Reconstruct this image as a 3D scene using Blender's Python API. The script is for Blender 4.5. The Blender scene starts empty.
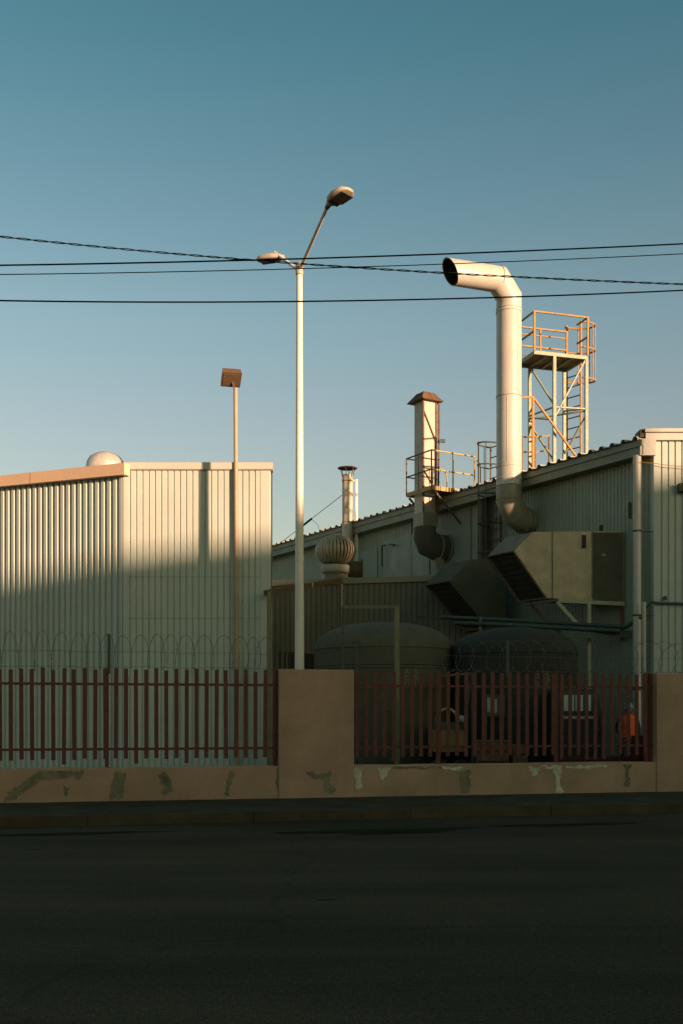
import bpy, math, random
from mathutils import Vector, Matrix, noise
random.seed(7)
sc = bpy.context.scene
COL = sc.collection
W_, H_, F, HY, CH = 683, 1024, 1060.0, 715.0, 1.6
V = Vector
def P(px, py, Y): return V(((px - 341.5) / F * Y, Y, CH + (HY - py) / F * Y))

# ------------------------------------------------------------------ mesh helper
class MB:
    def __init__(s): s.v = []; s.f = []; s.sm = []; s.g = []; s.cur = 0
    def add(s, vs, fs, smooth=False):
        o = len(s.v); s.v += [V(v) for v in vs]
        for f in fs: s.f.append([i + o for i in f]); s.sm.append(smooth); s.g.append(s.cur)
        return s
    def quad(s, a, b, c, d): return s.add([a, b, c, d], [(0, 1, 2, 3)])
    def obox(s, c, ax, ay, az, hx, hy, hz):
        s.cur += 1; c = V(c); ax = V(ax).normalized() * hx; ay = V(ay).normalized() * hy; az = V(az).normalized() * hz
        vs = [c + ax * i + ay * j + az * k for k in (-1, 1) for j in (-1, 1) for i in (-1, 1)]
        return s.add(vs, [(0, 2, 3, 1), (4, 5, 7, 6), (0, 1, 5, 4), (2, 6, 7, 3), (0, 4, 6, 2), (1, 3, 7, 5)])
    def box(s, lo, hi):
        lo = V(lo); hi = V(hi); h = (hi - lo) / 2
        return s.obox((lo + hi) / 2, (1, 0, 0), (0, 1, 0), (0, 0, 1), h.x, h.y, h.z)
    def bar(s, a, b, w, h=None, up=(0, 0, 1)):
        a = V(a); b = V(b); h = h or w; d = (b - a); L = d.length; d.normalize(); u = V(up)
        if abs(d.dot(u)) > .98: u = V((.976, .2176, 0))
        x = d.cross(u).normalized(); u = x.cross(d).normalized()
        return s.obox((a + b) / 2, d, x, u, L / 2, w / 2, h / 2)
    def tube(s, pts, r, n=12, caps=True, r2=None, smooth=True, close=False):
        s.cur += 1; pts = [V(p) for p in pts]; m = len(pts); rs = r if isinstance(r, (list, tuple)) else [r] * m
        rings = []; prevx = None
        dirs = [(pts[i + 1] - pts[i]).normalized() for i in range(m - 1)]
        x = dirs[0].cross(V((0, 0, 1)))
        if x.length < 1e-3: x = V((1, 0, 0))
        x.normalize()
        for i in range(m):
            d0 = dirs[max(0, i - 1)]; d1 = dirs[min(i, m - 2)]
            if close: d0 = dirs[i - 1]; d1 = dirs[i % (m - 1)]
            nrm = (d0 + d1).normalized()
            x = (x - d0 * x.dot(d0)).normalized(); y = d0.cross(x).normalized()
            ring = []
            for k in range(n):
                t = 2 * math.pi * k / n
                p = x * math.cos(t) * rs[i] + y * math.sin(t) * rs[i]
                # slide along d0 onto the mitre plane
                den = d0.dot(nrm)
                p = p - d0 * (p.dot(nrm) / den)
                ring.append(pts[i] + p)
            rings.append(ring)
        vs = [v for r_ in rings for v in r_]; fs = []
        for i in range(m - 1):
            for k in range(n):
                a = i * n + k; b = i * n + (k + 1) % n
                fs.append((a, b, b + n, a + n))
        s.add(vs, fs, smooth)
        if caps:
            s.add(rings[0], [tuple(range(n - 1, -1, -1))]); s.add(rings[-1], [tuple(range(n))])
        return s
    def lathe(s, c, prof, n=24, axis=(0, 0, 1), smooth=True, jit=0):
        s.cur += 1; c = V(c); az = V(axis).normalized(); ax = az.orthogonal().normalized(); ay = az.cross(ax)
        vs = []; fs = []
        for (r, z) in prof:
            for k in range(n):
                t = 2 * math.pi * k / n
                rr = r + (noise.noise(V((math.cos(t) * 3, math.sin(t) * 3, z * 9))) * jit if jit else 0)
                vs.append(c + (ax * math.cos(t) + ay * math.sin(t)) * max(rr, 1e-4) + az * z)
        for i in range(len(prof) - 1):
            for k in range(n):
                a = i * n + k; b = i * n + (k + 1) % n
                fs.append((a, b, b + n, a + n))
        return s.add(vs, fs, smooth)
    def prism(s, poly, ext):
        s.cur += 1; n = len(poly); poly = [V(p) for p in poly]; ext = V(ext)
        vs = poly + [p + ext for p in poly]
        fs = [tuple(range(n)), tuple(range(2 * n - 1, n - 1, -1))]
        for i in range(n):
            j = (i + 1) % n; fs.append((i, i + n, j + n, j))
        return s.add(vs, fs)
    def each(s, name, mat, parent):
        out = []
        for g in sorted(set(s.g)):
            m = MB(); fs = [i for i, q in enumerate(s.g) if q == g]; ids = sorted({v for i in fs for v in s.f[i]}); mp = {v: k for k, v in enumerate(ids)}
            m.v = [s.v[v] for v in ids]; m.f = [[mp[v] for v in s.f[i]] for i in fs]; m.sm = [s.sm[i] for i in fs]; m.g = [0] * len(fs)
            out.append(m.build(name, mat, parent))
        return out
    def build(s, name, mat, parent=None, loc=None):
        base = V((0, 0, 0))
        if parent is not None: base = parent.get('_b') and V(parent['_b']) or V((0, 0, 0))
        elif loc is not None: base = V(loc)
        me = bpy.data.meshes.new(name)
        me.from_pydata([tuple(v - base) for v in s.v], [], s.f)
        me.polygons.foreach_set('use_smooth', s.sm)
        import bmesh
        bm = bmesh.new(); bm.from_mesh(me); bmesh.ops.recalc_face_normals(bm, faces=bm.faces); bm.to_mesh(me); bm.free()
        me.materials.append(mat)
        o = bpy.data.objects.new(name, me); COL.objects.link(o)
        if parent is not None: o.parent = parent
        else: o.location = base
        o['_b'] = tuple(base)
        return o
def thing(name, label, cat, loc, group=None):
    o = bpy.data.objects.new(name, None); COL.objects.link(o); o.location = loc; o.empty_display_size = .2
    o['label'] = label; o['category'] = cat; o['_b'] = tuple(loc)
    if group: o['group'] = group
    return o
def tag(o, label, cat, group=None):
    o['label'] = label; o['category'] = cat
    if group: o['group'] = group
    return o
def struct(o): o['kind'] = 'structure'; return o

# ------------------------------------------------------------------ materials
def mat(name, c, var=.12, scale=3., rough=.6, metal=0., streak=0., streak_col=(.12, .07, .04), bump=0., bscale=60, spots=0., spot_col=(.1, .05, .02), spec=.5, fine=.06, gv=None):
    m = bpy.data.materials.new(name); m.use_nodes = True; nt = m.node_tree; N = nt.nodes; L = nt.links
    b = N['Principled BSDF']; b.inputs['Roughness'].default_value = rough; b.inputs['Metallic'].default_value = metal
    b.inputs['Specular IOR Level'].default_value = spec
    tc = N.new('ShaderNodeTexCoord'); geo = N.new('ShaderNodeNewGeometry')
    def mixc(fac, a, bcol, mode='MIX'):
        x = N.new('ShaderNodeMix'); x.data_type = 'RGBA'; x.blend_type = mode
        if isinstance(fac, (int, float)): x.inputs[0].default_value = fac
        else: L.new(fac, x.inputs[0])
        for i, q in ((6, a), (7, bcol)):
            if isinstance(q, tuple): x.inputs[i].default_value = (*q, 1)
            else: L.new(q, x.inputs[i])
        return x.outputs[2]
    def nz(sc_, det=5, vec=None, rg=.6):
        n = N.new('ShaderNodeTexNoise'); n.inputs['Scale'].default_value = sc_; n.inputs['Detail'].default_value = det; n.inputs['Roughness'].default_value = rg
        L.new(vec or geo.outputs['Position'], n.inputs['Vector']); return n.outputs['Fac']
    def ramp(x, lo, hi, a=0, bb=1):
        r = N.new('ShaderNodeMapRange'); L.new(x, r.inputs[0]); r.inputs[1].default_value = lo; r.inputs[2].default_value = hi; r.inputs[3].default_value = a; r.inputs[4].default_value = bb
        return r.outputs[0]
    f1 = ramp(nz(scale), .3, .7)
    lo = tuple(x * (1 - var) for x in c); hi = tuple(min(1, x * (1 + var)) for x in c)
    col = mixc(f1, lo, hi)
    f2 = ramp(nz(scale * 14, 3), .35, .65)
    col = mixc(f2, mixc(1.0, col, tuple([1 - fine] * 3), 'MULTIPLY'), col)
    if streak > 0:
        mp = N.new('ShaderNodeMapping'); mp.inputs['Scale'].default_value = (7, 7, .55); L.new(geo.outputs['Position'], mp.inputs[0])
        f = ramp(nz(1.3, 6, mp.outputs[0], .7), .52, .78, 0, streak); col = mixc(f, col, streak_col)
    if spots > 0:
        f = ramp(nz(scale * 2.3 + 1, 8, None, .75), .57, .66, 0, spots); col = mixc(f, col, spot_col)
    L.new(col, b.inputs['Base Color'])
    rr = ramp(nz(scale * 3, 4), .3, .7, max(0, rough - .12), min(1, rough + .12)); L.new(rr, b.inputs['Roughness'])
    if bump > 0:
        bp = N.new('ShaderNodeBump'); bp.inputs['Strength'].default_value = bump; bp.inputs['Distance'].default_value = .02
        L.new(nz(bscale, 6), bp.inputs['Height']); L.new(bp.outputs[0], b.inputs['Normal'])
    return m
M = {}
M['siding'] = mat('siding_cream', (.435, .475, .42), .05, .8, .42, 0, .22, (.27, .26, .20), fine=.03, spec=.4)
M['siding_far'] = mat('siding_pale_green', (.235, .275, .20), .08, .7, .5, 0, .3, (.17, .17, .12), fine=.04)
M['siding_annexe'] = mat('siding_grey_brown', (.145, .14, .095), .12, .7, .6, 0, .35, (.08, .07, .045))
M['trim'] = mat('trim_cream', (.46, .45, .39), .05, .9, .45, 0, .12, (.4, .34, .25))
M['fascia_tan'] = mat('fascia_tan', (.78, .52, .33), .05, 1, .5, 0, .1, (.4, .28, .2))
M['fascia'] = mat('fascia_grey', (.23, .235, .17), .1, 1, .55, 0, .2, (.18, .16, .11))
M['roof'] = mat('roof_sheet', (.46, .42, .34), .15, 2, .5, 0, 0, spots=.5)
M['duct_white'] = mat('duct_white_paint', (.50, .485, .43), .05, 1.5, .45, 0, 0.5, (.40, .26, .16), fine=.05, spots=.2, spot_col=(.5, .33, .2))
M['galv'] = mat('galvanised', (.38, .32, .215), .18, 3, .5, .25, .4, (.22, .17, .10), spots=.3, spot_col=(.20, .15, .09))
M['duct_grey0'] = mat('ring_grey', (.40, .38, .28), .12, 3, .7, 0, .3, (.2, .15, .1))
M['flue'] = mat('flue_sheet', (.60, .50, .40), .1, 3, .5, 0, .6, (.42, .17, .06), spots=.3, spot_col=(.4, .2, .1))
M['galv_mid'] = mat('galvanised_dull', (.19, .17, .11), .2, 3, .75, 0, .4, (.10, .08, .05))
M['galv_bright'] = mat('bright_sheet', (.43, .40, .32), .12, 4, .5, .1, .2, (.45, .3, .2))
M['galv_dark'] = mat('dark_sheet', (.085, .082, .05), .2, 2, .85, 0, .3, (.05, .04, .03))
M['dark_in'] = mat('dark_interior', (.03, .026, .02), .2, 3, .8)
M['rust'] = mat('rust_orange_paint', (.37, .20, .035), .2, 6, .65, 0, 0, spots=.55, spot_col=(.22, .09, .035))
M['rust_dark'] = mat('rusty_sheet', (.15, .08, .035), .3, 5, .8, 0, .4, (.08, .045, .025), spots=.6, spot_col=(.09, .05, .03))
M['rail_cream'] = mat('rail_faded_yellow', (.45, .30, .09), .15, 6, .6, spots=.4, spot_col=(.25, .12, .05))
M['greensteel'] = mat('pale_green_steel', (.29, .32, .21), .12, 5, .55, 0, 0, spots=.45, spot_col=(.35, .19, .08))
M['brownsteel'] = mat('brown_steel', (.12, .08, .04), .2, 5, .65, spots=.4)
M['darkgreen'] = mat('dark_green_pipe', (.035, .065, .05), .15, 4, .5)
M['maroon'] = mat('maroon_fence', (.125, .027, .018), .22, 5, .6, 0, 0, spots=.5, spot_col=(.07, .035, .02))
M['wall'] = mat('plaster_pinkish_brown', (.455, .285, .185), .16, 1.3, .9, 0, .3, (.36, .22, .13), bump=.5, bscale=30, spots=.3, spot_col=(.33, .25, .15), spec=.2)
M['patch'] = mat('cement_patch', (.22, .185, .12), .35, 5, .95, spots=.9, spot_col=(.36, .24, .14), bump=.6, bscale=50, spec=.2)
M['patchlight'] = mat('bare_cement', (.62, .55, .39), .3, 8, .95, spots=.7, spot_col=(.3, .22, .13), bump=.6, bscale=50, spec=.2)
M['pole'] = mat('pole_cream', (.74, .67, .56), .05, 1, .45, 0, .2, (.42, .30, .2))
M['mast'] = mat('mast_tan', (.40, .275, .165), .1, 3, .5)
M['lampcase'] = mat('lamp_case', (.50, .42, .32), .1, 6, .5, .2)
M['lens'] = mat('lamp_lens', (.07, .06, .05), .2, 8, .3, 0)
M['brown'] = mat('brown_floodlight', (.13, .075, .04), .12, 6, .5)
M['lensbrown'] = mat('brown_glass', (.13, .085, .045), .1, 6, .3)
M['wire'] = mat('black_cable', (.008, .008, .007), .1, 2, .95, spec=.1)
M['wirelight'] = mat('light_cable', (.10, .085, .07), .1, 2, .6)
M['razor'] = mat('razor_wire', (.13, .135, .11), .2, 9, .5, .5)
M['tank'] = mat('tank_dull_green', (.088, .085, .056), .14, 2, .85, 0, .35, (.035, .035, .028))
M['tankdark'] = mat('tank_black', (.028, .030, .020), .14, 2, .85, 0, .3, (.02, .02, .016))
M['stencil'] = mat('stencil_white', (.20, .21, .17), .2, 9, .7)
M['foil'] = mat('crinkled_foil', (.6, .56, .50), .1, 4, .35, .3, bump=1.0, bscale=7)
M['postlight'] = mat('yellow_grey_post', (.17, .16, .085), .15, 5, .6)
M['asphalt'] = None
M['yard'] = mat('yard_concrete', (.10, .10, .085), .2, .8, .9, bump=.4, bscale=40)
M['pave'] = mat('pavement_concrete', (.072, .060, .036), .3, 1.5, .95, spec=.1, bump=.5, bscale=40, spots=.5, spot_col=(.025, .025, .02))
M['kerb'] = mat('kerb_concrete', (.088, .066, .036), .3, 1.6, .95, spec=.1, bump=.5, bscale=30, spots=.5, spot_col=(.03, .028, .02))
M['yellow'] = mat('dull_yellow_paint', (.22, .14, .035), .2, 5, .5, spots=.3)
M['cardboard'] = mat('brown_wood', (.17, .09, .045), .2, 6, .8)
M['rubber'] = mat('tyre_rubber', (.02, .02, .02), .2, 6, .8)
M['vanpaint'] = mat('dark_van_paint', (.022, .028, .026), .1, 3, .35)
M['sky_paint_glass'] = mat('painted_sky_window', (.42, .48, .40), .12, 3, .5)  # sky reflection in the van windows painted as a pale matt colour
M['red'] = mat('dark_red_paint', (.085, .016, .012), .15, 3, .5)
M['vest'] = mat('orange_vest', (.70, .11, .025), .1, 8, .8)
M['cloth'] = mat('dark_cloth', (.03, .035, .045), .2, 6, .9)
M['skin'] = mat('skin', (.22, .11, .07), .05, 9, .6)
M['helmet'] = mat('helmet_blue_grey', (.16, .20, .24), .05, 9, .35)
M['paper'] = mat('white_paper', (.30, .31, .26), .1, 9, .8)
M['brick'] = mat('brick_across_street', (.30, .19, .13), .2, 2, .9)
M['ground'] = mat('far_ground', (.12, .10, .075), .25, .1, .95)

def asphalt():
    m = bpy.data.materials.new('asphalt'); m.use_nodes = True; nt = m.node_tree; N = nt.nodes; L = nt.links
    b = N['Principled BSDF']; b.inputs['Roughness'].default_value = .93; b.inputs['Specular IOR Level'].default_value = .12
    g = N.new('ShaderNodeNewGeometry')
    def nz(s, d=6, r=.6, vec=None):
        n = N.new('ShaderNodeTexNoise'); n.inputs['Scale'].default_value = s; n.inputs['Detail'].default_value = d; n.inputs['Roughness'].default_value = r
        L.new(vec or g.outputs['Position'], n.inputs['Vector']); return n.outputs['Fac']
    def rmp(x, stops):
        r = N.new('ShaderNodeValToRGB'); L.new(x, r.inputs[0]); e = r.color_ramp.elements
        e[0].position, e[0].color = stops[0][0], (*stops[0][1], 1); e[1].position, e[1].color = stops[-1][0], (*stops[-1][1], 1)
        for p_, c_ in stops[1:-1]:
            q = e.new(p_); q.color = (*c_, 1)
        return r.outputs[0]
    def mul(a, c_):
        x = N.new('ShaderNodeMix'); x.data_type = 'RGBA'; x.blend_type = 'MULTIPLY'; x.inputs[0].default_value = 1; L.new(a, x.inputs[6]); L.new(c_, x.inputs[7]); return x.outputs[2]
    base = rmp(nz(.35), [(.3, (.054, .041, .022)), (.7, (.074, .056, .031))])
    mp = N.new('ShaderNodeMapping'); mp.inputs['Rotation'].default_value = (0, 0, math.radians(-12.6)); mp.inputs['Scale'].default_value = (.12, 1.1, 1); L.new(g.outputs['Position'], mp.inputs[0])
    lanes = rmp(nz(.9, 5, .6, mp.outputs[0]), [(.35, (.72, .72, .72)), (.62, (1.12, 1.12, 1.12))])
    agg = rmp(nz(90, 2, .8), [(.38, (.45, .45, .45)), (.5, (1, 1, 1)), (.64, (2.4, 2.3, 2.1))])
    agg2 = rmp(nz(24, 4, .8), [(.35, (.65, .65, .65)), (.65, (1.35, 1.35, 1.35))])
    # cracks
    vo = N.new('ShaderNodeTexVoronoi'); vo.feature = 'DISTANCE_TO_EDGE'; vo.inputs['Scale'].default_value = .21
    dn = N.new('ShaderNodeTexNoise'); dn.inputs['Scale'].default_value = 1.5; L.new(g.outputs['Position'], dn.inputs['Vector'])
    ad = N.new('ShaderNodeVectorMath'); ad.operation = 'ADD'; L.new(g.outputs['Position'], ad.inputs[0]); L.new(dn.outputs['Color'], ad.inputs[1]); L.new(ad.outputs[0], vo.inputs['Vector'])
    cr = rmp(vo.outputs['Distance'], [(0, (.74, .74, .74)), (.008, (1, 1, 1))])
    c = mul(mul(mul(mul(base, lanes), agg), agg2), cr); L.new(c, b.inputs['Base Color'])
    bp = N.new('ShaderNodeBump'); bp.inputs['Strength'].default_value = .7; bp.inputs['Distance'].default_value = .012; L.new(nz(60, 5, .75), bp.inputs['Height']); L.new(bp.outputs[0], b.inputs['Normal'])
    return m
M['asphalt'] = asphalt()
M['tar'] = mat('tar_patch', (.036, .028, .015), .2, 3, .98, spec=.03, bump=.4, bscale=60, fine=.3)

# ------------------------------------------------------------------ street frame
A_ = V((.976, .2176, 0)); Q_ = V((-.2176, .976, 0)); O_ = V((0, 18.75, 0))
def S(u, w, z=0): return O_ + A_ * u + Q_ * w + V((0, 0, z))
def U(px, w=0):
    k = (px - 341.5) / F; o = O_ + Q_ * w
    return (k * o.y - o.x) / (A_.x - k * A_.y)
Z = V((0, 0, 1))
GZ = .15
def slab(name, u0, u1, w0, w1, z0, z1, m, loc=None):
    return MB().prism([S(u0, w0, z0), S(u1, w0, z0), S(u1, w1, z0), S(u0, w1, z0)], (0, 0, z1 - z0)).build(name, m)

b = MB(); R = 1500
b.quad((-R, -R, -.03), (R, -R, -.03), (R, R, -.03), (-R, R, -.03)); struct(b.build('ground', M['ground']))
KW = -2.54
b = MB()
nu = 60
b.quad(S(-90, -24, 0), S(90, -24, 0), S(90, KW, 0), S(-90, KW, 0)); struct(b.build('road', M['asphalt']))
# kerb stones with joints, slightly uneven
b = MB(); u = -40
while u < 40:
    L_ = 2.4 + random.uniform(-.1, .1); dz = random.uniform(-.008, .008); dw = random.uniform(-.01, .01)
    b.prism([S(u, KW + dw, -.05), S(u + L_ - .008, KW + dw, -.05), S(u + L_ - .008, KW + .16, -.05), S(u, KW + .16, -.05)], (0, 0, .05 + GZ + dz)); u += L_
struct(b.build('kerb', M['kerb']))
struct(slab('pavement', -60, 60, KW + .163, 0.1, -.02, GZ - .004, M['pave']))
struct(slab('yard_ground', -60, 60, .24, 70, -.02, GZ, M['yard']))
struct(slab('far_pavement', -90, 90, -27, -24.004, -.02, .13, M['pave']))
# tar patches on the road
def blob(cu, cw, ru, rw, z, seed, n=40, th=.0, wob=.25):
    pts = []
    for k in range(n):
        t = 2 * math.pi * k / n
        s_ = 1 + wob * noise.noise(V((math.cos(t) * 1.7 + seed, math.sin(t) * 1.7, seed)))*2
        pts.append(S(cu + math.cos(t) * ru * s_, cw + math.sin(t) * rw * s_, z))
    return pts
b = MB()
for cu, cw, ru, rw, sd in ((-.4, -4.15, 1.5, .24, 3), (2.6, -3.95, 1.1, .18, 9), (5.6, -4.1, 1.2, .15, 4), (-4.6, -3.6, 1.3, .13, 5), (-.3, -4.5, .7, .09, 12)):
    b.add(blob(cu, cw, ru, rw, .004, sd), [tuple(range(40))])
struct(b.build('road_patches', M['tar']))
b = MB()
for cu, cw, ru, rw, sd in ((-2.0, -3.05, .25, .05, 3), (-2.5, -2.85, .3, .06, 8), (-1.2, -2.8, .2, .04, 2), (.9, -3.0, .15, .03, 6), (-4.9, -5.2, .12, .03, 7), (3.8, -7.2, .14, .03, 1), (-2.2, -9.3, .1, .03, 15)):
    b.add(blob(cu, cw, ru, rw, .008, sd, wob=.5), [tuple(range(40))])
struct(b.build('road_dust', M['kerb']))

# ------------------------------------------------------------------ boundary wall
TW = .71
bw = thing('boundary_wall', 'pinkish brown plastered wall with two tall pillars and crumbling cement patches beside the road', 'wall', S(0, .1, GZ))
def wallstrip(u0, u1, w0, w1, z0, z1, amp=.006):
    b = MB(); n = max(2, int((u1 - u0) / .12)); top = []
    vs = []; fs = []
    for i in range(n + 1):
        u = u0 + (u1 - u0) * i / n
        jz = noise.noise(V((u * 1.3, z1, 0))) * amp * 2; jw = noise.noise(V((u * .9, 5, z1))) * amp
        vs += [S(u, w0 + jw, z0), S(u, w0 + jw, z1 + jz - .012), S(u, w0 + .014 + jw, z1 + jz), S(u, w1, z1 + jz), S(u, w1, z0)]
    for i in range(n):
        for k in range(4):
            a = i * 5 + k; fs.append((a, a + 5, a + 6, a + 1))
    fs.append((4, 3, 2, 1, 0)); e = n * 5; fs.append((e, e + 1, e + 2, e + 3, e + 4))
    b.add(vs, fs); return b
wallstrip(U(-90), U(279), 0, .25, GZ - .1, TW).build('low_wall', M['wall'], bw)
wallstrip(U(354), U(657), 0, .25, GZ - .1, TW).build('low_wall', M['wall'], bw)
wallstrip(U(279, -.03), U(354, -.03), -.03, .36, GZ - .1, 2.40).build('pillar', M['wall'], bw)
wallstrip(U(657, -.03), U(780, -.03), -.03, .36, GZ - .1, 2.40).build('pillar', M['wall'], bw)
# cement patches (a few mm proud, outlines read from the place)
def wallpx(px, py, w):
    u = U(px, w); p = S(u, w); return V((p.x, p.y, CH + (HY - py) / F * p.y))
def patch(poly, m, w=-.004, sub=9, amp=1.5, seed=0):
    pts = []; n = len(poly)
    for i in range(n):
        a = poly[i]; c = poly[(i + 1) % n]
        for k in range(sub):
            t = k / sub; x = a[0] + (c[0] - a[0]) * t; y = a[1] + (c[1] - a[1]) * t
            x += amp * 1.6 * noise.noise(V((x * .31, y * .31, seed))) + amp * .9 * noise.noise(V((x * 1.3, y * 1.3, seed))); y += amp * 1.6 * noise.noise(V((x * .31 + 50, y * .31, seed)))
            pts.append(wallpx(x, min(max(y, 0), 1023), w))
    b = MB(); b.prism(pts, Q_ * .012); return b.build('cement_patch', m, bw)
L7 = lambda pts: [(x / 2.009, 755 + y / 2.009) for x, y in pts]
L8 = lambda pts: [(343 + x / 2.009, 755 + y / 2.009) for x, y in pts]
dk, lt = M['patch'], M['patchlight']
for i, (pts, m) in enumerate([
    (L7([(76, 32), (142, 31), (150, 40), (128, 48), (90, 50), (62, 66), (30, 88), (6, 95), (14, 78), (44, 56)]), dk),
    (L7([(128, 62), (137, 66), (136, 80), (130, 84)]), dk),
    (L7([(150, 32), (170, 32), (165, 44), (152, 50)]), dk),
    (L7([(232, 32), (254, 36), (250, 60), (246, 88), (220, 90), (224, 60)]), dk),
    (L7([(318, 38), (332, 34), (346, 54), (345, 72), (330, 82), (322, 76), (334, 64), (322, 58)]), dk),
    (L7([(462, 32), (472, 38), (462, 60), (458, 84), (450, 80), (456, 54)]), dk),
    (L7([(554, 28), (570, 30), (568, 62), (560, 82), (556, 60)]), dk),
    (L7([(614, 32), (640, 38), (668, 34), (660, 46), (666, 62), (678, 70), (664, 78), (650, 72), (650, 50), (628, 46)]), dk),
    (L8([(22, 26), (38, 28), (36, 50), (40, 66), (28, 72), (24, 50)]), lt),
    (L8([(70, 26), (96, 26), (88, 42), (76, 52), (72, 40)]), lt),
    (L8([(200, 24), (240, 25), (232, 32), (206, 30)]), lt),
    (L8([(234, 34), (254, 30), (258, 60), (252, 78), (238, 76)]), dk),
    (L8([(372, 24), (394, 23), (396, 32), (386, 42), (378, 34)]), lt),
    (L8([(396, 22), (442, 22), (436, 50), (442, 76), (426, 78), (428, 42), (420, 30)]), lt),
    (L8([(562, 18), (578, 18), (574, 40), (580, 60), (566, 64), (568, 40)]), dk),
    (L8([(632, 16), (646, 18), (642, 40), (646, 66), (634, 70)]), lt),
    (L8([(448, 22), (530, 20), (528, 25), (450, 27)]), lt),
    (L8([(100, 24), (200, 24), (198, 27), (102, 28)]), dk),
]):
    wo = -.0345 if ((i == 7)) else -.008
    patch([(x, max(y, 770.2 - x * .0105 if wo > -.02 else 0)) for x, y in pts], m, wo, seed=i)

# ------------------------------------------------------------------ fences
def picket_mesh(h):
    b = MB(); b.box((-.028, -.013, 0), (.028, .013, h)); return b
def fence(label, u0, u1, extra_posts):
    root = thing('picket_fence', label, 'fence', S((u0 + u1) / 2, .12, TW), 'maroon picket fence sections on the wall')
    base = V(root['_b']); rot = Matrix.Rotation(math.atan2(A_.y, A_.x), 3, 'Z')
    me = {}
    u = u0 + .06; i = 0
    while u < u1 - .03:
        h = 1.53 + random.uniform(-.015, .012); z0 = .85 + random.uniform(-.012, .012)
        if random.random() < .1: z0 = .77; h += .08
        b = MB(); tl = random.uniform(-.012, .012)
        c0 = S(u, .105, z0); c1 = S(u + tl, .105, z0 + h)
        b.bar(c0, c1, .026, .068, up=tuple(A_))
        b.build('picket', M['maroon'], root); u += .1705; i += 1
    for z in (2.125, 1.02): MB().bar(S(u0, .14, z), S(u1, .14, z), .045, .042).build('rail', M['maroon'], root)
    for up_ in extra_posts: MB().bar(S(up_, .155, TW), S(up_, .155, 2.4), .06, .06).build('post', M['maroon'], root)
    return root
fence('maroon steel picket fence left of the tall pillar, before the cream corrugated shed', U(-70), U(279), [U(276.5), U(107)])
fence('maroon steel picket fence right of the tall pillar, before the two dark tanks', U(355), U(656), [U(438, .155), U(556, .155), U(653.5), U(650)])
# razor wire
def razor(label, u0, u1, posts, irregular):
    root = thing('razor_wire', label, 'razor wire', S((u0 + u1) / 2, .12, 2.4), 'razor wire coils above the fence')
    PITCH = .27; n = int((u1 - u0) / PITCH); pts = []; r = .29
    st = 22
    for i in range(n * st):
        t = i / st; k = t * 2 * math.pi; ur = u0 + (t) * PITCH
        wob = 1 + .13 * noise.noise(V((t * .35, 3, irregular)))*2
        lean = .16 * irregular
        pts.append(S(ur - math.sin(k) * lean + .14 * noise.noise(V((t * .3, 9, 0))), .12 + r * .8 * math.sin(k + .4), 2.68 - r * math.cos(k) * wob * 1.0))
    MB().tube(pts, .0042, 4).build('coil', M['razor'], root)
    for z, dw in ((2.42, .1), (2.68, .12)):
        q = [S(u0 + (u1 - u0) * i / 12, .12 + dw, z + .01 * math.sin(i * 2.1)) for i in range(13)]
        MB().tube(q, .0035, 4).build('strand', M['razor'], root)
    for i in range(0, 1):
        pass
    for u in posts: MB().bar(S(u, .17, 2.3), S(u, .17, 2.98), .05, .05).build('post', M['darkgreen'], root)
    # barbs sampled along the coil
    b = MB()
    for i in range(3, len(pts) - 1, 3):
        d = (pts[i + 1] - pts[i]).normalized(); s_ = d.cross(Q_)
        if s_.length > .1: b.bar(pts[i] - s_.normalized() * .014, pts[i] + s_.normalized() * .014, .004, .008)
    bb_ = b.build('barbs', M['razor'], root); bb_['kind'] = 'stuff'
razor('coiled razor wire above the left fence section, against the cream corrugated shed', U(-70), U(296), [U(109)], .42)
razor('coiled razor wire above the right fence section, before the dark tanks', U(440), U(740), [U(511), U(560) + 9], 1.0)

# ------------------------------------------------------------------ corrugated walls
def corr(p0, p1, z0, ztop, pitch, depth, prof=(.55, .10, .25, .10), out=None, ph=0., zt1=None):
    """wall sheet from p0 to p1 (xy), real trapezoid ribs, ztop may change linearly to zt1"""
    p0 = V((p0[0], p0[1], 0)); p1 = V((p1[0], p1[1], 0)); d = (p1 - p0); L_ = d.length; d.normalize()
    nrm = V((d.y, -d.x, 0)) if out is None else V(out)
    zt1 = ztop if zt1 is None else zt1
    seq = [(0, 1), (prof[0], 1), (prof[0] + prof[1], 0), (prof[0] + prof[1] + prof[2], 0)]
    st = []; k = 0
    while True:
        done = False
        for f_, h in seq:
            t = (k + f_ + ph) * pitch
            if t > L_: done = True; break
            if t >= 0: st.append((t, h))
        if done: break
        k += 1
    st = [(0, st[0][1])] + st + [(L_, st[-1][1])]
    vs = []; fs = []
    for t, h in st:
        q = p0 + d * t + nrm * depth * h
        vs += [q + Z * z0, q + Z * (ztop + (zt1 - ztop) * t / L_)]
    for i in range(len(st) - 1): fs.append((2 * i, 2 * i + 2, 2 * i + 3, 2 * i + 1))
    return MB().add(vs, fs)

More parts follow.
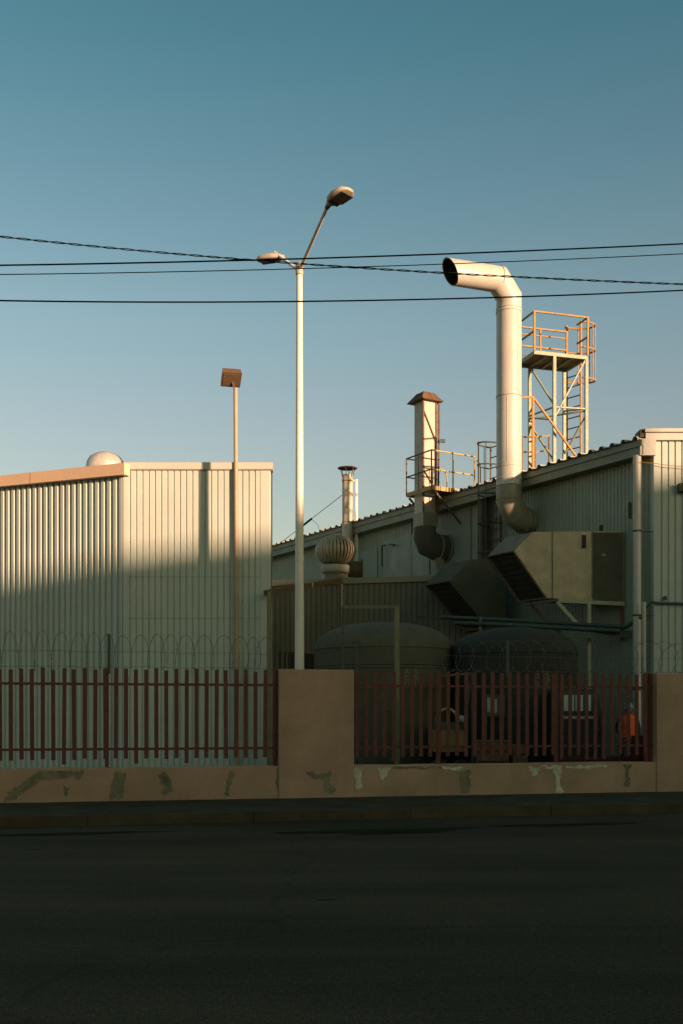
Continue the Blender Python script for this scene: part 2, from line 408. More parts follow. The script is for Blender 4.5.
# --- left building
YB = 25.5; XA, XB = (125 - 341.5) / F * YB, (270.5 - 341.5) / F * YB; ZT = CH + (HY - 463) / F * YB
YC = 28.0; XC = (-12 - 341.5) / F * YC
lb = thing('corrugated_shed', 'cream corrugated metal shed behind the left fence, upper half in orange sunlight', 'building', (XA, YB, GZ))
corr((XA, YB), (XB - .22, YB), GZ, ZT - .1, .150, .03, prof=(.70, .08, .14, .08)).build('front_siding', M['siding'], lb)
dl = V((XC - XA, YC - YB, 0)); dl.normalize(); nl = V((dl.y, -dl.x, 0)) * -1
nl = V((-abs(dl.y), -abs(dl.x), 0))
farl = V((XA, YB, 0)) + dl * 9.0
def ztopL(t): # top of the left face: sinks a little going left (roof pitch)
    return ZT - .12 - t * .016
# fit: fascia top at x=0 is y=476.6
kx = (0 - 341.5) / F
t0 = (kx * YB - XA) / (dl.x - kx * dl.y); Y0 = YB + dl.y * t0
zl = CH + (HY - 476.6) / F * Y0; slope = (ZT - .02 - zl) / t0
zA = ZT - .05; zE = zA - slope * 9
corr((farl.x, farl.y), (XA, YB), GZ, zE - .05, .197, .055, out=nl, prof=(.44, .1, .36, .1), zt1=zA - .05).build('side_siding', M['siding'], lb)
# fascia board on side
f0 = V((XA, YB, 0)) + nl * .20 - dl * .16; f1 = farl + nl * .20
b = MB(); b.prism([f0 + Z * (zA - .28), f0 + Z * zA, f0 - nl * .2 + Z * zA, f0 - nl * .2 + Z * (zA - .28)], (f1 - f0) + Z * (zE - zA)); b.build('fascia', M['fascia_tan'], lb)
b = MB()
for k in (3.0, 5.4): 
    q = V((XA, YB, 0)) + dl * k + nl * .204; zz = zA - slope * k
    b.bar(q + Z * (zz - .28), q + Z * (zz - .002), .008, .012)
b.each('fascia_joint', M['rust'], lb)
# front trim (folded cap)
b = MB(); xs0, xs1 = XA - .0, XB + .06
b.prism([(xs0, YB - .05, ZT - .19), (xs0, YB - .10, ZT - .165), (xs0, YB - .10, ZT - .02), (xs0, YB - .085, ZT), (xs0, YB + .2, ZT + .01), (xs0, YB + .2, ZT - .19)], (xs1 - xs0, 0, 0)).build('parapet_cap', M['trim'], lb)
b = MB(); b.prism([(XB - .24, YB - .042, GZ), (XB - .03, YB - .042, GZ), (XB, YB - .01, GZ), (XB + .0, YB + .3, GZ), (XB - .24, YB + .3, GZ)], (0, 0, ZT - .193 - GZ)).build('corner_flashing', M['siding'], lb)
b = MB(); b.prism([(XA - .03, YB - .046, GZ), (XA + .07, YB - .046, GZ), (XA + .07, YB + .05, GZ), (XA - .06, YB + .06, GZ)], (0, 0, ZT - .195 - GZ)).build('corner_flashing', M['siding'], lb)
dW = V((-.52, .855, 0)); nW = V((-.855, -.52, 0))
bk = V((XB, YB, 0)) + dW * 12
corr((XB, YB + .3), (bk.x, bk.y), GZ, ZT - .1, .236, .03).build('back_siding', M['siding'], lb)
b = MB(); b.add([(XA, YB + .2, ZT - .03), (XB, YB + .2, ZT - .03), (bk.x, bk.y, ZT - .03), (farl.x - 4, farl.y + 8, zE - .03), (farl.x, farl.y, zE - .03)], [(0, 1, 2, 3, 4)]).build('roof', M['roof'], lb)
# horizontal screw lines / scrapes
b = MB()
for zz in (2.9, 4.35, 5.75):
    for k in range(0, 24, 2):
        x = XA + .13 + k * .150
        if x < XB - .25: b.lathe((x, YB - .036, zz), [(.009, 0), (.009, .006), (0.0001, .008)], 6, (0, -1, 0))
b.each('screw', M['rust'], lb)

b = MB()
for zz in (4.92, 3.92): b.bar(V((XA + .1, YB - .0315, zz)), V((XB - .25, YB - .0315, zz)), .003, .012)
b.each('sheet_lap', M['fascia'], lb)
# dome behind the fascia
dc = P(105.5, 467.5, 28.3)
b = MB(); prof = [(.50, -.35), (.52, 0), (.49, .14), (.40, .27), (.27, .36), (.12, .405), (.001, .41)]
b.lathe(dc, prof, 28, jit=.05)
dm = b.build('roof_dome', M['foil'], None, dc); tag(dm, 'small crumpled silvery dome poking above the tan fascia of the cream shed', 'dome')
dm_rim = MB().lathe(dc, [(.53, -.40), (.56, -.38), (.56, -.32), (.53, -.30)], 28).build('rim', M['galv_dark'], dm)

# ------------------------------------------------------------------ mast with floodlight
my = YB - .13
mb = P(236.4, 700, my); mb.z = GZ
mast = thing('floodlight_mast', 'slim tan mast with a square brown floodlight standing against the cream shed', 'floodlight mast', mb)
mt = P(235.6, 386, my); mp0 = V((mb.x + .02, my, GZ))
b = MB(); b.tube([mp0, V((mt.x, my, mt.z - .05))], .052, 14); b.build('pole', M['mast'], mast)
MB().box((mb.x - .11, my - .11, GZ), (mb.x + .13, my + .08, GZ + .03)).build('base_plate', M['mast'], mast)
hc = P(231, 377.5, my)
# tilted box, lens looks down toward the street
Rm = Matrix.Rotation(math.radians(-34), 3, 'X'); Rz = Matrix.Rotation(math.radians(14), 3, 'Z'); RR = Rz @ Rm
ax, ay, az = RR @ V((1, 0, 0)), RR @ V((0, 1, 0)), RR @ V((0, 0, 1))
b = MB(); n4 = []
def bb(o, sx, sy, z): return [o + ax * sx * i + ay * sy * j + az * z for i, j in ((-1, -1), (1, -1), (1, 1), (-1, 1))]
c1 = bb(hc, .235, .21, -.09); c2 = bb(hc, .215, .18, .10)
b.add(c1 + c2, [(0, 3, 2, 1), (4, 5, 6, 7), (0, 1, 5, 4), (1, 2, 6, 5), (2, 3, 7, 6), (3, 0, 4, 7)])
hd = b.build('lamp_housing', M['brown'], mast)
MB().obox(hc - az * .095, ax, ay, az, .20, .17, .006).build('lens', M['lensbrown'], hd)
MB().bar(V((mt.x, my, mt.z - .1)), hc + az * .02, .05).build('bracket', M['brown'], mast)

# ------------------------------------------------------------------ street lamp
yp = 22.9; pb = P(299.5, 700, yp); pb.z = GZ
sl = thing('street_lamp', 'tall cream street lamp with two arms rising behind the tall wall pillar', 'street lamp', pb)
ptop = P(300, 268, yp)
b = MB(); nseg = 10
b.tube([V((pb.x, yp, GZ + (ptop.z - GZ) * i / nseg)) for i in range(nseg + 1)], [.112 - .046 * i / nseg for i in range(nseg + 1)], 20); b.build('pole', M['pole'], sl)
MB().lathe(V((pb.x, yp, GZ)), [(.20, 0), (.20, .03), (.13, .035), (.12, .3)], 20).build('base_flange', M['pole'], sl)
b = MB(); b.lathe(V((pb.x, yp, ptop.z - .16)), [(.068, 0), (.085, .01), (.085, .09), (.068, .10)], 16)
b.lathe(V((pb.x, yp, ptop.z - .02)), [(.066, 0), (.078, .01), (.078, .12), (.03, .15), (.001, .15)], 16); b.build('collar', M['lampcase'], sl)
def head(tip, d, w, L_, name='lamp_head', open_=True):
    d = V(d).normalized(); x = d.cross(Z).normalized(); up = x.cross(d).normalized()
    # cross-sections along the head: (t, halfwidth, top height, bottom)
    secs = [(0, .045, .04, -.035), (.10, .075, .06, -.045), (.22, .13, .085, -.05), (.45, .165, .10, -.055), (.72, .165, .09, -.055), (.90, .14, .065, -.045), (1.0, .07, .03, -.03)]
    vs = []; fs = []; n = 20
    for t, hw, tp, bt in secs:
        for k in range(n):
            a = 2 * math.pi * k / n; cx = math.cos(a); sz = math.sin(a)
            xx = hw * w / .33 * (abs(cx) ** .7) * (1 if cx > 0 else -1)
            zz = (tp * (abs(sz) ** .8)) if sz > 0 else (bt * (abs(sz) ** .45))
            vs.append(tip + d * (t * L_) + x * xx + up * zz)
    for i in range(len(secs) - 1):
        for k in range(n): a = i * n + k; c = i * n + (k + 1) % n; fs.append((a, c, c + n, a + n))
    fs.append(tuple(range(n - 1, -1, -1))); fs.append(tuple(range((len(secs) - 1) * n, len(secs) * n)))
    hb = MB().add(vs, fs[:-2], True); hb.add(vs[:n], [tuple(range(n - 1, -1, -1))]); hb.add(vs[-n:], [tuple(range(n))]); h = hb.build(name, M['lampcase'], sl)
    b = MB(); c = tip + d * (L_ * .62) - up * .056
    b.obox(c, d, x, up, L_ * .25, .125 * w / .33, .012); b.build('lens', M['lens'], h)
    c2 = tip + d * (L_ * .26) - up * .052
    MB().obox(c2, d, x, up, L_ * .07, .10 * w / .33, .01).build('lens', M['lens'], h)
    return h
rt = P(328.5, 204, 20.75); r0 = V((ptop.x + .01, yp - .02, ptop.z - .02))
MB().tube([r0, r0 + (rt - r0) * .5 , rt], [.038, .036, .034], 12).build('arm', M['pole'], sl)
dr = (P(346, 186, 20.2) - rt); dirr = V((.46, -.42, .10))
MB().tube([rt - (rt - r0).normalized() * .12, rt + dirr.normalized() * .06], .05, 10).build('arm_sleeve', M['lens'], sl)
head(rt - dirr.normalized() * .02, dirr, .42, .60)
lt_ = P(274.5, 252.5, 23.8); l0 = V((ptop.x - .01, yp + .02, ptop.z - .06))
MB().tube([l0, lt_], [.038, .034], 12).build('arm', M['pole'], sl)
head(P(284, 256.8, 23.65), V((-.60, .25, .03)), .30, .66)

# ------------------------------------------------------------------ overhead cables
def cable(name_label, pts, Y, r, m='wire', tw=0):
    # pts in photo coords -> smooth sagging curve in a vertical plane parallel to the street
    def pos(px, py):
        o = O_ + Q_ * (Y - 18.75); k = (px - 341.5) / F; u = (k * o.y) / (A_.x - k * A_.y) if True else 0
        q = o + A_ * ((k * o.y - o.x) / (A_.x - k * A_.y)); return V((q.x, q.y, CH + (HY - py) / F * q.y))
    n = 48; out = []
    # quadratic/cubic interpolation (Lagrange on few points)
    for i in range(n + 1):
        px = -160 + (683 + 320) * i / n
        py = 0
        for j, (xj, yj) in enumerate(pts):
            l = 1.
            for k, (xk, yk) in enumerate(pts):
                if k != j: l *= (px - xk) / (xj - xk)
            py += yj * l
        out.append(pos(px, py))
    return out
def cab(label, pts, Y, r):
    q = cable(label, pts, Y, r); b = MB().tube(q, r, 6); o = b.build('overhead_cable', M['wire'], None, q[0]); tag(o, label, 'cable', 'overhead cables crossing the sky'); return o
cab('thick black overhead cable, topmost of the straight ones, crossing just below the lamp heads', [(0, 265.3), (341, 257.5), (683, 243.8)], 11.0, .0078)
cab('thin black overhead cable running just beneath the topmost thick cable', [(0, 274.5), (341, 267.5), (683, 253.8)], 11.0, .0048)
cab('black overhead cable, lowest of the four, crossing the bend of the big white pipe', [(0, 300.6), (228, 302), (683, 290.3)], 10.8, .0076)
q = []
qq = cable('', [(0, 236.5), (228, 258.2), (453, 273.5), (683, 284.3)], 11.2, .01)
b1 = MB(); b2 = MB(); pa = []; pc = []
for i in range(len(qq) - 1):
    for k in range(14):
        t = k / 14; p = qq[i].lerp(qq[i + 1], t); s_ = (i + t) * 3.8
        o = V((0, math.cos(s_), math.sin(s_))) * .0065; pa.append(p + o); pc.append(p - o)
tw = thing('twisted_cable', 'twisted two strand overhead cable sloping down from left to right across the others', 'cable', qq[0], 'overhead cables crossing the sky')
b1.tube(pa, .005, 6).build('strand', M['wire'], tw); b2.tube(pc, .005, 6).build('strand', M['wirelight'], tw)

# ------------------------------------------------------------------ right building (factory hall)
C0 = V((7.61, 25.81, 0)); E0 = V((7.27, 25.6, 0)); ZE = 8.29
def WL(t, off=0, z=0): return C0 + dW * t + nW * off + Z * z       # along the long wall
LW = 21.0
fh = thing('factory_hall', 'large pale green corrugated factory hall behind the right fence with a long sloping roof edge', 'building', C0 + Z * GZ)
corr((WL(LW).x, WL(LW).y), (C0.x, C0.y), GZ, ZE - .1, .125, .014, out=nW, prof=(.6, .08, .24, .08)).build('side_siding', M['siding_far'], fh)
XR = 15.5; ZP = CH + (HY - 430) / F * 25.8
corr((C0.x + .03, C0.y), (XR, C0.y), GZ, ZP - .2, .165, .03, prof=(.70, .06, .18, .06)).build('front_siding', M['siding'], fh)
MB().prism([V((C0.x - .02, C0.y - .05, GZ)), V((C0.x + .03, C0.y - .05, GZ)), V((C0.x + .03, C0.y + .1, GZ)), V((C0.x - .06, C0.y + .08, GZ))], (0, 0, ZP - .26 - GZ)).build('corner_flashing', M['siding'], fh)
x0 = (645.5 - 341.5) / F * 25.6
MB().prism([(x0, C0.y - .10, ZP - .10), (x0, C0.y - .20, ZP - .09), (x0, C0.y - .20, ZP - .01), (x0, C0.y - .18, ZP), (x0, C0.y + .25, ZP), (x0, C0.y + .25, ZP - .10)], (XR - x0, 0, 0)).build('parapet_cap', M['trim'], fh)
MB().box((x0 + .03, C0.y - .13, ZP - .27), (XR, C0.y + .25, ZP - .103)).build('parapet_band', M['trim'], fh)
MB().box((x0 - .10, C0.y - .12, ZP - .2), (x0 - .003, C0.y + .35, ZP - .01)).build('cap_end', M['galv_dark'], fh)
# eave fascia: two boards
def strip(t0, t1, o0, o1, z0, z1, name, m):
    return MB().prism([WL(t0, o0, z0), WL(t0, o1, z0), WL(t0, o1, z1), WL(t0, o0, z1)], dW * (t1 - t0)).build(name, m, fh)
strip(0.02, LW, .0, .40, ZE - .17, ZE - .02, 'fascia', M['fascia'])
strip(0.02, LW, .0, .36, ZE - .38, ZE - .173, 'fascia', M['fascia'])
MB().box((E0.x - .04, C0.y - .155, ZE - .40), (C0.x - .0, C0.y - .052, ZE + .0)).build('gutter_end', M['trim'], fh)
# ribbed roof with rib ends poking past the fascia
b = MB(); t = .1; k = 0
while t < LW - .3:
    tp = [(0, 0), (.05, .075), (.13, .075), (.18, 0), (.38, 0)]
    for j in range(4):
        a0, h0 = tp[j]; a1, h1 = tp[j + 1]
        up = Z * .35
        o_ = .46 + .02 * noise.noise(V((t, 0, 0)))
        p0_, p1_ = WL(t + a0, o_, ZE + h0), WL(t + a1, o_, ZE + h1)
        b.quad(p0_, p1_, WL(t + a1, -10, ZE + h1) + up, WL(t + a0, -10, ZE + h0) + up)
        b.quad(p0_ - Z * .02, p1_ - Z * .02, WL(t + a1, -10, ZE + h1 - .02) + up, WL(t + a0, -10, ZE + h0 - .02) + up)
    t += .38
b.build('roof', M['roof'], fh)
# wall details: flashings, panels, conduit
for t in (7.1, 10.2): strip(t, t + .12, .03, .05, GZ, ZE - .4, 'seam_flashing', M['fascia'])
cx = WL(11.9, .06, 0)
b = MB(); b.tube([P(382, 566, cx.y - .2), P(382, 546, cx.y - .2), P(386, 545, cx.y - .2)], .025, 8); b.build('conduit', M['darkgreen'], fh)
b = MB(); b.bar(P(389, 544.5, WL(11.2, .06).y), P(394, 545, WL(11.0, .06).y), .1, .06); b.build('vent_hood', M['darkgreen'], fh)
# downpipe
dp = P(637, 600, C0.y - .02); dr_ = .10
b = MB(); b.tube([V((dp.x, dp.y, ZE - .38)), V((dp.x, dp.y, GZ))], dr_, 18); d_ = b.build('downpipe', M['trim'], fh)
b = MB()
for zz in (6.05, 4.0, 2.2): b.lathe(V((dp.x, dp.y, zz)), [(.102, 0), (.112, .005), (.112, .04), (.102, .045)], 18); b.bar(V((dp.x + .09, dp.y + .03, zz + .02)), V((C0.x + .05, C0.y - .0, zz + .02)), .02)
b.each('clamp', M['galv_dark'], d_)
lp = P(644, 650, C0.y - .3)
b = MB(); b.tube([V((lp.x, lp.y, CH + (HY - 602) / F * lp.y)), V((lp.x, lp.y, GZ))], .05, 12); b.build('drain_pipe', M['trim'], fh)
b = MB(); yy = C0.y - .1
b.tube([P(641, 612, yy + .1), P(652, 602, yy - .05), P(657, 603, yy), P(700, 604, yy)], .03, 8); b.lathe(P(665, 600, yy), [(.05, 0), (.05, .08), (.001, .1)], 8); b.build('conduit', M['darkgreen'], fh)
b = MB(); b.box(P(678, 492, yy) - V((0, .12, 0)), P(690, 484, yy) + V((0, .05, 0))); b.build('wall_lamp', M['galv_dark'], fh)
# thin sagging wire across the front siding
b = MB(); b.tube([P(640, 462, yy - .05), P(655, 463.5, yy - .05), P(670, 465.5, yy - .05), P(700, 468, yy - .05)], .008, 5); b.build('wire', M['rust'], fh)
# wall slots & small marks
b = MB(); b.bar(WL(.75, .05, 6.9), WL(.75, .05, 6.5), .05, .05); b.build('wall_bracket', M['galv_dark'], fh)
# upper panels (paler outlined sheets)
for (pa_, pb_, ya, yb_) in ((318 + 4, 340, 553, 577), (362, 378, 552, 576), (384, 430, 541, 576)):
    ta = (C0.x - (pa_ - 341.5) / F * C0.y) / ((pa_ - 341.5) / F * dW.y - dW.x); tb = (C0.x - (pb_ - 341.5) / F * C0.y) / ((pb_ - 341.5) / F * dW.y - dW.x)
    p_a = WL(ta, .034); z1 = CH + (HY - ya) / F * p_a.y
    b = MB(); b.prism([WL(ta, .03, 5.8), WL(ta, .04, 5.8), WL(ta, .04, z1), WL(ta, .03, z1)], dW * (tb - ta)); b.build('wall_panel', M['siding_far'], fh)

# ------------------------------------------------------------------ annexe
an0 = V((-6.5, 33.85, 0)); an1 = V((4.6, 31.05, 0)); ZA = 5.74
an = thing('annexe', 'low dark brown corrugated annexe in front of the factory hall, behind the tanks', 'building', an1 + Z * GZ)
dn_ = (an1 - an0).normalized(); on = V((dn_.y, -dn_.x, 0))
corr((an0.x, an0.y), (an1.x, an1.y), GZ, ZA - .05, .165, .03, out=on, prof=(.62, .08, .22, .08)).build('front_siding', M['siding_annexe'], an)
b = MB(); b.prism([an0 + on * .10 + Z * (ZA - .17), an0 + on * .12 + Z * ZA, an0 - on * .2 + Z * ZA, an0 - on * .2 + Z * (ZA - .17)], an1 - an0); b.build('eave_trim', M['fascia'], an)
b = MB(); b.add([an0 + Z * (ZA - .03), an1 + Z * (ZA - .03), WL(7, 0, ZA - .02), WL(20, 0, ZA - .02), an0 + V((0, 10, ZA - .02))], [(0, 1, 2, 3, 4)]); b.build('roof', M['roof'], an)
q0 = P(262, 596, 33.0); q1 = P(341, 595, 32.4); MB().bar(q0, q1, .06, .08).build('rail', M['fascia'], an)
b = MB(); a0 = P(276, 651, 32.7); a1 = P(316, 654, 32.35); b.prism([a0, a1, V((a1.x, a1.y, 2.2)), V((a0.x, a0.y, 2.2))], (0, .05, 0)); b.build('opening', M['dark_in'], an)

# roof turbine ventilator
vb = P(335.5, 578, 33.2); vb.z = ZA - .03
VY = 33.2
tv = thing('turbine_ventilator', 'round ribbed turbine ventilator on the annexe roof below the slim flue', 'ventilator', vb)
s1 = 33.6 / F
MB().lathe(vb, [(.40, 0), (.40, .02), (.36, .03), (.34, .26), (.36, .30)], 28).build('neck', M['galv_mid'], tv)
zc = CH + (HY - 569.5) / F * 33.2
MB().lathe(V((vb.x, vb.y, zc - .12)), [(.36, 0), (.44, .02), (.45, .22), (.43, .24)], 32).build('base_ring', M['duct_grey0'], tv)
zc = CH + (HY - 551) / F * 33.2; Rg = .65; nb = 34; b = MB()
for k in range(nb):
    a0 = 2 * math.pi * k / nb; vs = []
    m_ = 12
    for i in range(m_ + 1):
        ph = math.radians(-58 + (58 + 84) * i / m_)
        rr = Rg * math.cos(ph); zz = Rg * .77 * math.sin(ph)
        for j, (da, dr2) in enumerate(((0, 0), (2 * math.pi / nb * .62, .0), (2 * math.pi / nb * 1.12, -.07))):
            a = a0 + da; r3 = max(rr + dr2 * math.cos(ph), .01); vs.append(V((vb.x + r3 * math.cos(a), vb.y + r3 * math.sin(a), zc + zz)))
    fs = []
    for i in range(m_):
        for j in range(2): q_ = i * 3 + j; fs.append((q_, q_ + 1, q_ + 4, q_ + 3))
    b.add(vs, fs, False)
b.build('turbine_blades', M['galv'], tv)
MB().lathe(V((vb.x, vb.y, zc + Rg * .76)), [(.12, -.01), (.10, .03), (.001, .05)], 20).build('top_cap', M['galv'], tv)
b = MB(); b.lathe(V((vb.x, vb.y, zc)), [(.33, -.36), (.5, 0), (.3, .34), (.001, .4)], 16); b.build('core', M['dark_in'], tv)

# slim flue
fy = 37.0; fb = P(347.5, 560, fy); fb.z = ZA - .02; fr = .185
fl = thing('flue_stack', 'slim round flue with a flat rain cap and rust streaks rising behind the ventilator', 'chimney', fb)
ft = CH + (HY - 475) / F * fy
b = MB(); b.tube([fb, V((fb.x, fb.y, ft))], fr, 20, caps=False); b.tube([V((fb.x, fb.y, ft)), V((fb.x, fb.y, ft - .6))], fr - .01, 20, caps=False); b.build('flue', M['flue'], fl)
b = MB()
for py in (482, 523): b.lathe(V((fb.x, fb.y, CH + (HY - py) / F * fy)), [(fr, 0), (fr + .012, .005), (fr + .012, .04), (fr, .045)], 20)
b.each('joint_band', M['rust'], fl)
zc_ = CH + (HY - 468) / F * fy
MB().lathe(V((fb.x, fb.y, zc_ - .03)), [(.30, 0), (.345, .01), (.345, .03), (.10, .085), (.001, .09)], 24).build('rain_cap', M['brownsteel'], fl)
b = MB()
for k in range(6): a = k * math.pi / 3 + .3; b.bar(V((fb.x + math.cos(a) * fr, fb.y + math.sin(a) * fr, ft - .08)), V((fb.x + math.cos(a) * .27, fb.y + math.sin(a) * .27, zc_ - .01)), .02)
b.each('strut', M['galv_dark'], fl)
# side post + stub duct
b = MB(); pz = lambda py: CH + (HY - py) / F * fy
px_ = (356.5 - 341.5) / F * fy
b.bar(V((px_, fy - .05, ZA)), V((px_, fy - .05, pz(480))), .08); b.bar(V((px_, fy - .05, pz(481))), V((fb.x, fy, pz(481))), .06)
b.build('support_post', M['pole'], fl)
b = MB(); b.tube([P(348, 569, 34.3), P(361, 569.5, 34.3)], .27, 18); b.lathe(P(361, 569.5, 34.3), [(.27, 0), (.33, .0), (.33, .06), (.27, .06)], 18, axis=(1, 0, 0)); b.build('stub_duct', M['brownsteel'], fl)
# guy wire
gw0 = V((fb.x, fb.y - fr, pz(492))); gw1 = WL(18.6, .42, ZE + .02)
b = MB(); b.tube([gw0, gw1], .011, 5)
m1 = gw0.lerp(gw1, .50); m2 = gw0.lerp(gw1, .68); b.tube([m1, m2], .04, 8); m3 = gw0.lerp(gw1, .50)
b.tube([m1, m1 + V((.25, 0, -.25)), m1 + V((.35, 0, -.8))], .008, 5)
o = b.build('guy_wire', M['wire'], None, gw1); tag(o, 'guy wire with a turnbuckle from the slim flue down to the hall roof edge', 'guy wire')

# ------------------------------------------------------------------ big white exhaust pipe
pc = V((4.61, 29.18, 0)); r_ = .345; py_ = 29.18
def zz(py, Y=py_): return CH + (HY - py) / F * Y
bp_ = thing('exhaust_pipe', 'big white exhaust pipe rising from the hall wall and bending left at the top', 'exhaust pipe', V((pc.x, pc.y, zz(520))))
b = MB(); cz = lambda py: V((pc.x, pc.y, zz(py)))
tipd = V((-1.70, -.62, 0))
def seg(a, c, ra=r_, rc=None, n=32): b.tube([a, c], [ra, rc or ra], n, caps=False)
t0_ = cz(313); 
b.tube([cz(486), cz(400), cz(313)], r_, 36, caps=False)
b.build('riser', M['duct_white'], bp_)
b = MB(); 
e1 = cz(297.5); e2 = P(498, 279.5, py_ - .25); e3 = P(450.5, 271.8, py_ - .75)
b.tube([cz(313), e1, e2, e3], [r_ * .99, r_ * 1.0, r_ * 1.0, r_ * .98], 36, caps=False, smooth=True)
inner = MB().tube([cz(313), e1, e2, e3 ], [r_ * .96] * 3 + [r_ * .95], 36, caps=False)
ed_ = (e3 - e2).normalized(); nring = 36 * 4
for vv in b.v[36 * 3:36 * 4]: vv += ed_ * (vv.z - e3.z) * .5
for vv in inner.v[36 * 3:36 * 4]: vv += ed_ * (vv.z - e3.z) * .5
elb = b.build('elbow', M['duct_white'], bp_)
inner.build('inner_lining', M['dark_in'], elb)
b = MB(); dd = (e3 - e2).normalized(); b.lathe(e3, [(r_ * .93, -.01), (r_ * .995, -.01), (r_ * .995, .012), (r_ * .93, .012)], 36, axis=dd)
for vv in b.v: vv += dd * (vv.z - e3.z) * .5
b.build('lip', M['duct_white'], elb)
b = MB()
for py, ex in ((313, .018), (309.5, .012), (397, .012), (467.5, .012), (486, .02), (480, .01)):
    b.lathe(cz(py), [(r_ - .002, -.015), (r_ + ex, -.012), (r_ + ex, .012), (r_ - .002, .015)], 36)
b.lathe(e2, [(r_ - .002, -.03), (r_ + .016, -.028), (r_ + .016, -.012), (r_ - .002, -.01)], 36, axis=(e3 - e2).normalized() + ((e2 - e1).normalized()) * .0)
b.each('flange_ring', M['duct_white'], bp_)
MB().lathe(cz(397), [(r_ - .002, -.02), (r_ + .014, -.018), (r_ + .014, -.013), (r_ - .002, -.012)], 36).build('band', M['rust'], bp_)
# vertical seams
b = MB(); b.bar(cz(395) + V((.20, -.285, 0)), cz(316) + V((.20, -.285, 0)), .008); b.bar(cz(465) + V((-.1, -.335, 0)), cz(399) + V((-.1, -.335, 0)), .008); b.each('seam', M['trim'], bp_)
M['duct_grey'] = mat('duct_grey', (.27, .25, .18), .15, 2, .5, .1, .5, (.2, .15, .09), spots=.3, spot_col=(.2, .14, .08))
b = MB(); inw = -nW
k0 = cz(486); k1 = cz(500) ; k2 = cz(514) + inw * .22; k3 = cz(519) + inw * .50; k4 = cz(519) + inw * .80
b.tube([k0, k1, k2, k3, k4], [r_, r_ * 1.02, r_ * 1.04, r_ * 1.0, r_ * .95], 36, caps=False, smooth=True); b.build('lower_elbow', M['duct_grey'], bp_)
b = MB()
for q_, d_ in ((k1, V((.0, 0, 1))), (k2, (k3 - k1)), (k3, inw), (k3 + inw * .14, inw)):
    b.lathe(q_, [(r_ * 1.0, -.012), (r_ * 1.07, -.01), (r_ * 1.07, .01), (r_ * 1.0, .012)], 32, axis=d_)
b.each('elbow_ring', M['duct_grey'], bp_)

# ------------------------------------------------------------------ intake hood (big grey box)
def hood(label, Yf, poly, matf, mats, depth, seam_px, group):
    D = dW * depth
    pts = [P(x, y, Yf) for x, y in poly]
    base = V((pts[3].x, Yf, pts[3].z))
    root = thing('intake_hood', label, 'duct hood', base, group)
    F1, F2, F3, F4, F5 = pts
    b = MB(); b.add([F1, F2, F3, F4, F5], [(0, 1, 2, 3, 4)]); b.build('front_panel', matf, root)
    b = MB(); b.quad(F1, F2, F2 + D, F1 + D); b.quad(F2, F3, F3 + D, F2 + D); b.quad(F4, F5, F5 + D, F4 + D); b.quad(F3, F4, F4 + D, F3 + D); b.add([F1 + D, F2 + D, F3 + D, F4 + D, F5 + D], [(0, 1, 2, 3, 4)]); b.build('casing', mats, root)
    # mouth: recessed dark louvres
    nm = ((F5 - F1).cross(D)).normalized()
    if nm.z > 0: nm = -nm
    b = MB(); b.quad(F1 - nm * .05, F5 - nm * .05, F5 + D - nm * .05, F1 + D - nm * .05)
    o = b.build('mouth', M['dark_in'], root)
    b = MB()
    for i in range(1, 9):
        q_ = F1.lerp(F5, i / 9) - nm * .03; b.bar(q_ + D * .03, q_ + D * .97, .03, .012, up=tuple(nm))
    b.each('louvre', M['dark_in'], root)
    b = MB()
    for q_, w_ in ((F1, F5),): b.bar(q_, w_, .04); b.bar(q_ + D, w_ + D, .04)
    b.bar(F1, F1 + D, .04); b.bar(F5, F5 + D, .04); b.each('mouth_frame', M['galv_dark'], root)
    b = MB()
    for sx, ya, yb_ in seam_px: b.bar(P(sx, ya, Yf - .012), P(sx, yb_, Yf - .012), .03, .022, up=(1, 0, 0))
    if seam_px: b.each('flange', mats, root)
    return root
h1 = hood('big weathered grey intake hood with a slanted mouth, right below the big white pipe', 26.6,
     [(513.7, 551.4), (532.7, 532), (623.6, 531), (623.6, 601.4), (546, 598)], M['galv'], M['galv_mid'], 1.064, [(552.6, 532, 598), (592.4, 532, 598)], 'slanted intake hoods on the hall wall')
b = MB(); a = P(594, 532.5, 26.55); c = P(623, 600, 26.55); b.box((a.x, 26.545, c.z), (c.x, 26.59, a.z)); b.build('dark_panel', M['galv_dark'], h1)
b = MB(); b.box(P(582.3, 548, 26.58) - V((0, .02, 0)), P(586, 535, 26.58) + V((0, .01, 0))); b.box(P(600, 525, 26.7), P(602, 531, 26.8)); b.build('handle_slot', M['dark_in'], h1)
b = MB(); a = P(602, 556, 26.535); b.box(a, a + V((.09, .005, .06))); b.build('sticker', M['paper'], h1)
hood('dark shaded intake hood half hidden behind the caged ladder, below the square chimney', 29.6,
     [(449.5, 581), (470.6, 559.4), (506, 558.5), (506, 632), (489, 628)], M['galv_dark'], M['galv_dark'], 1.15, [], 'slanted intake hoods on the hall wall')

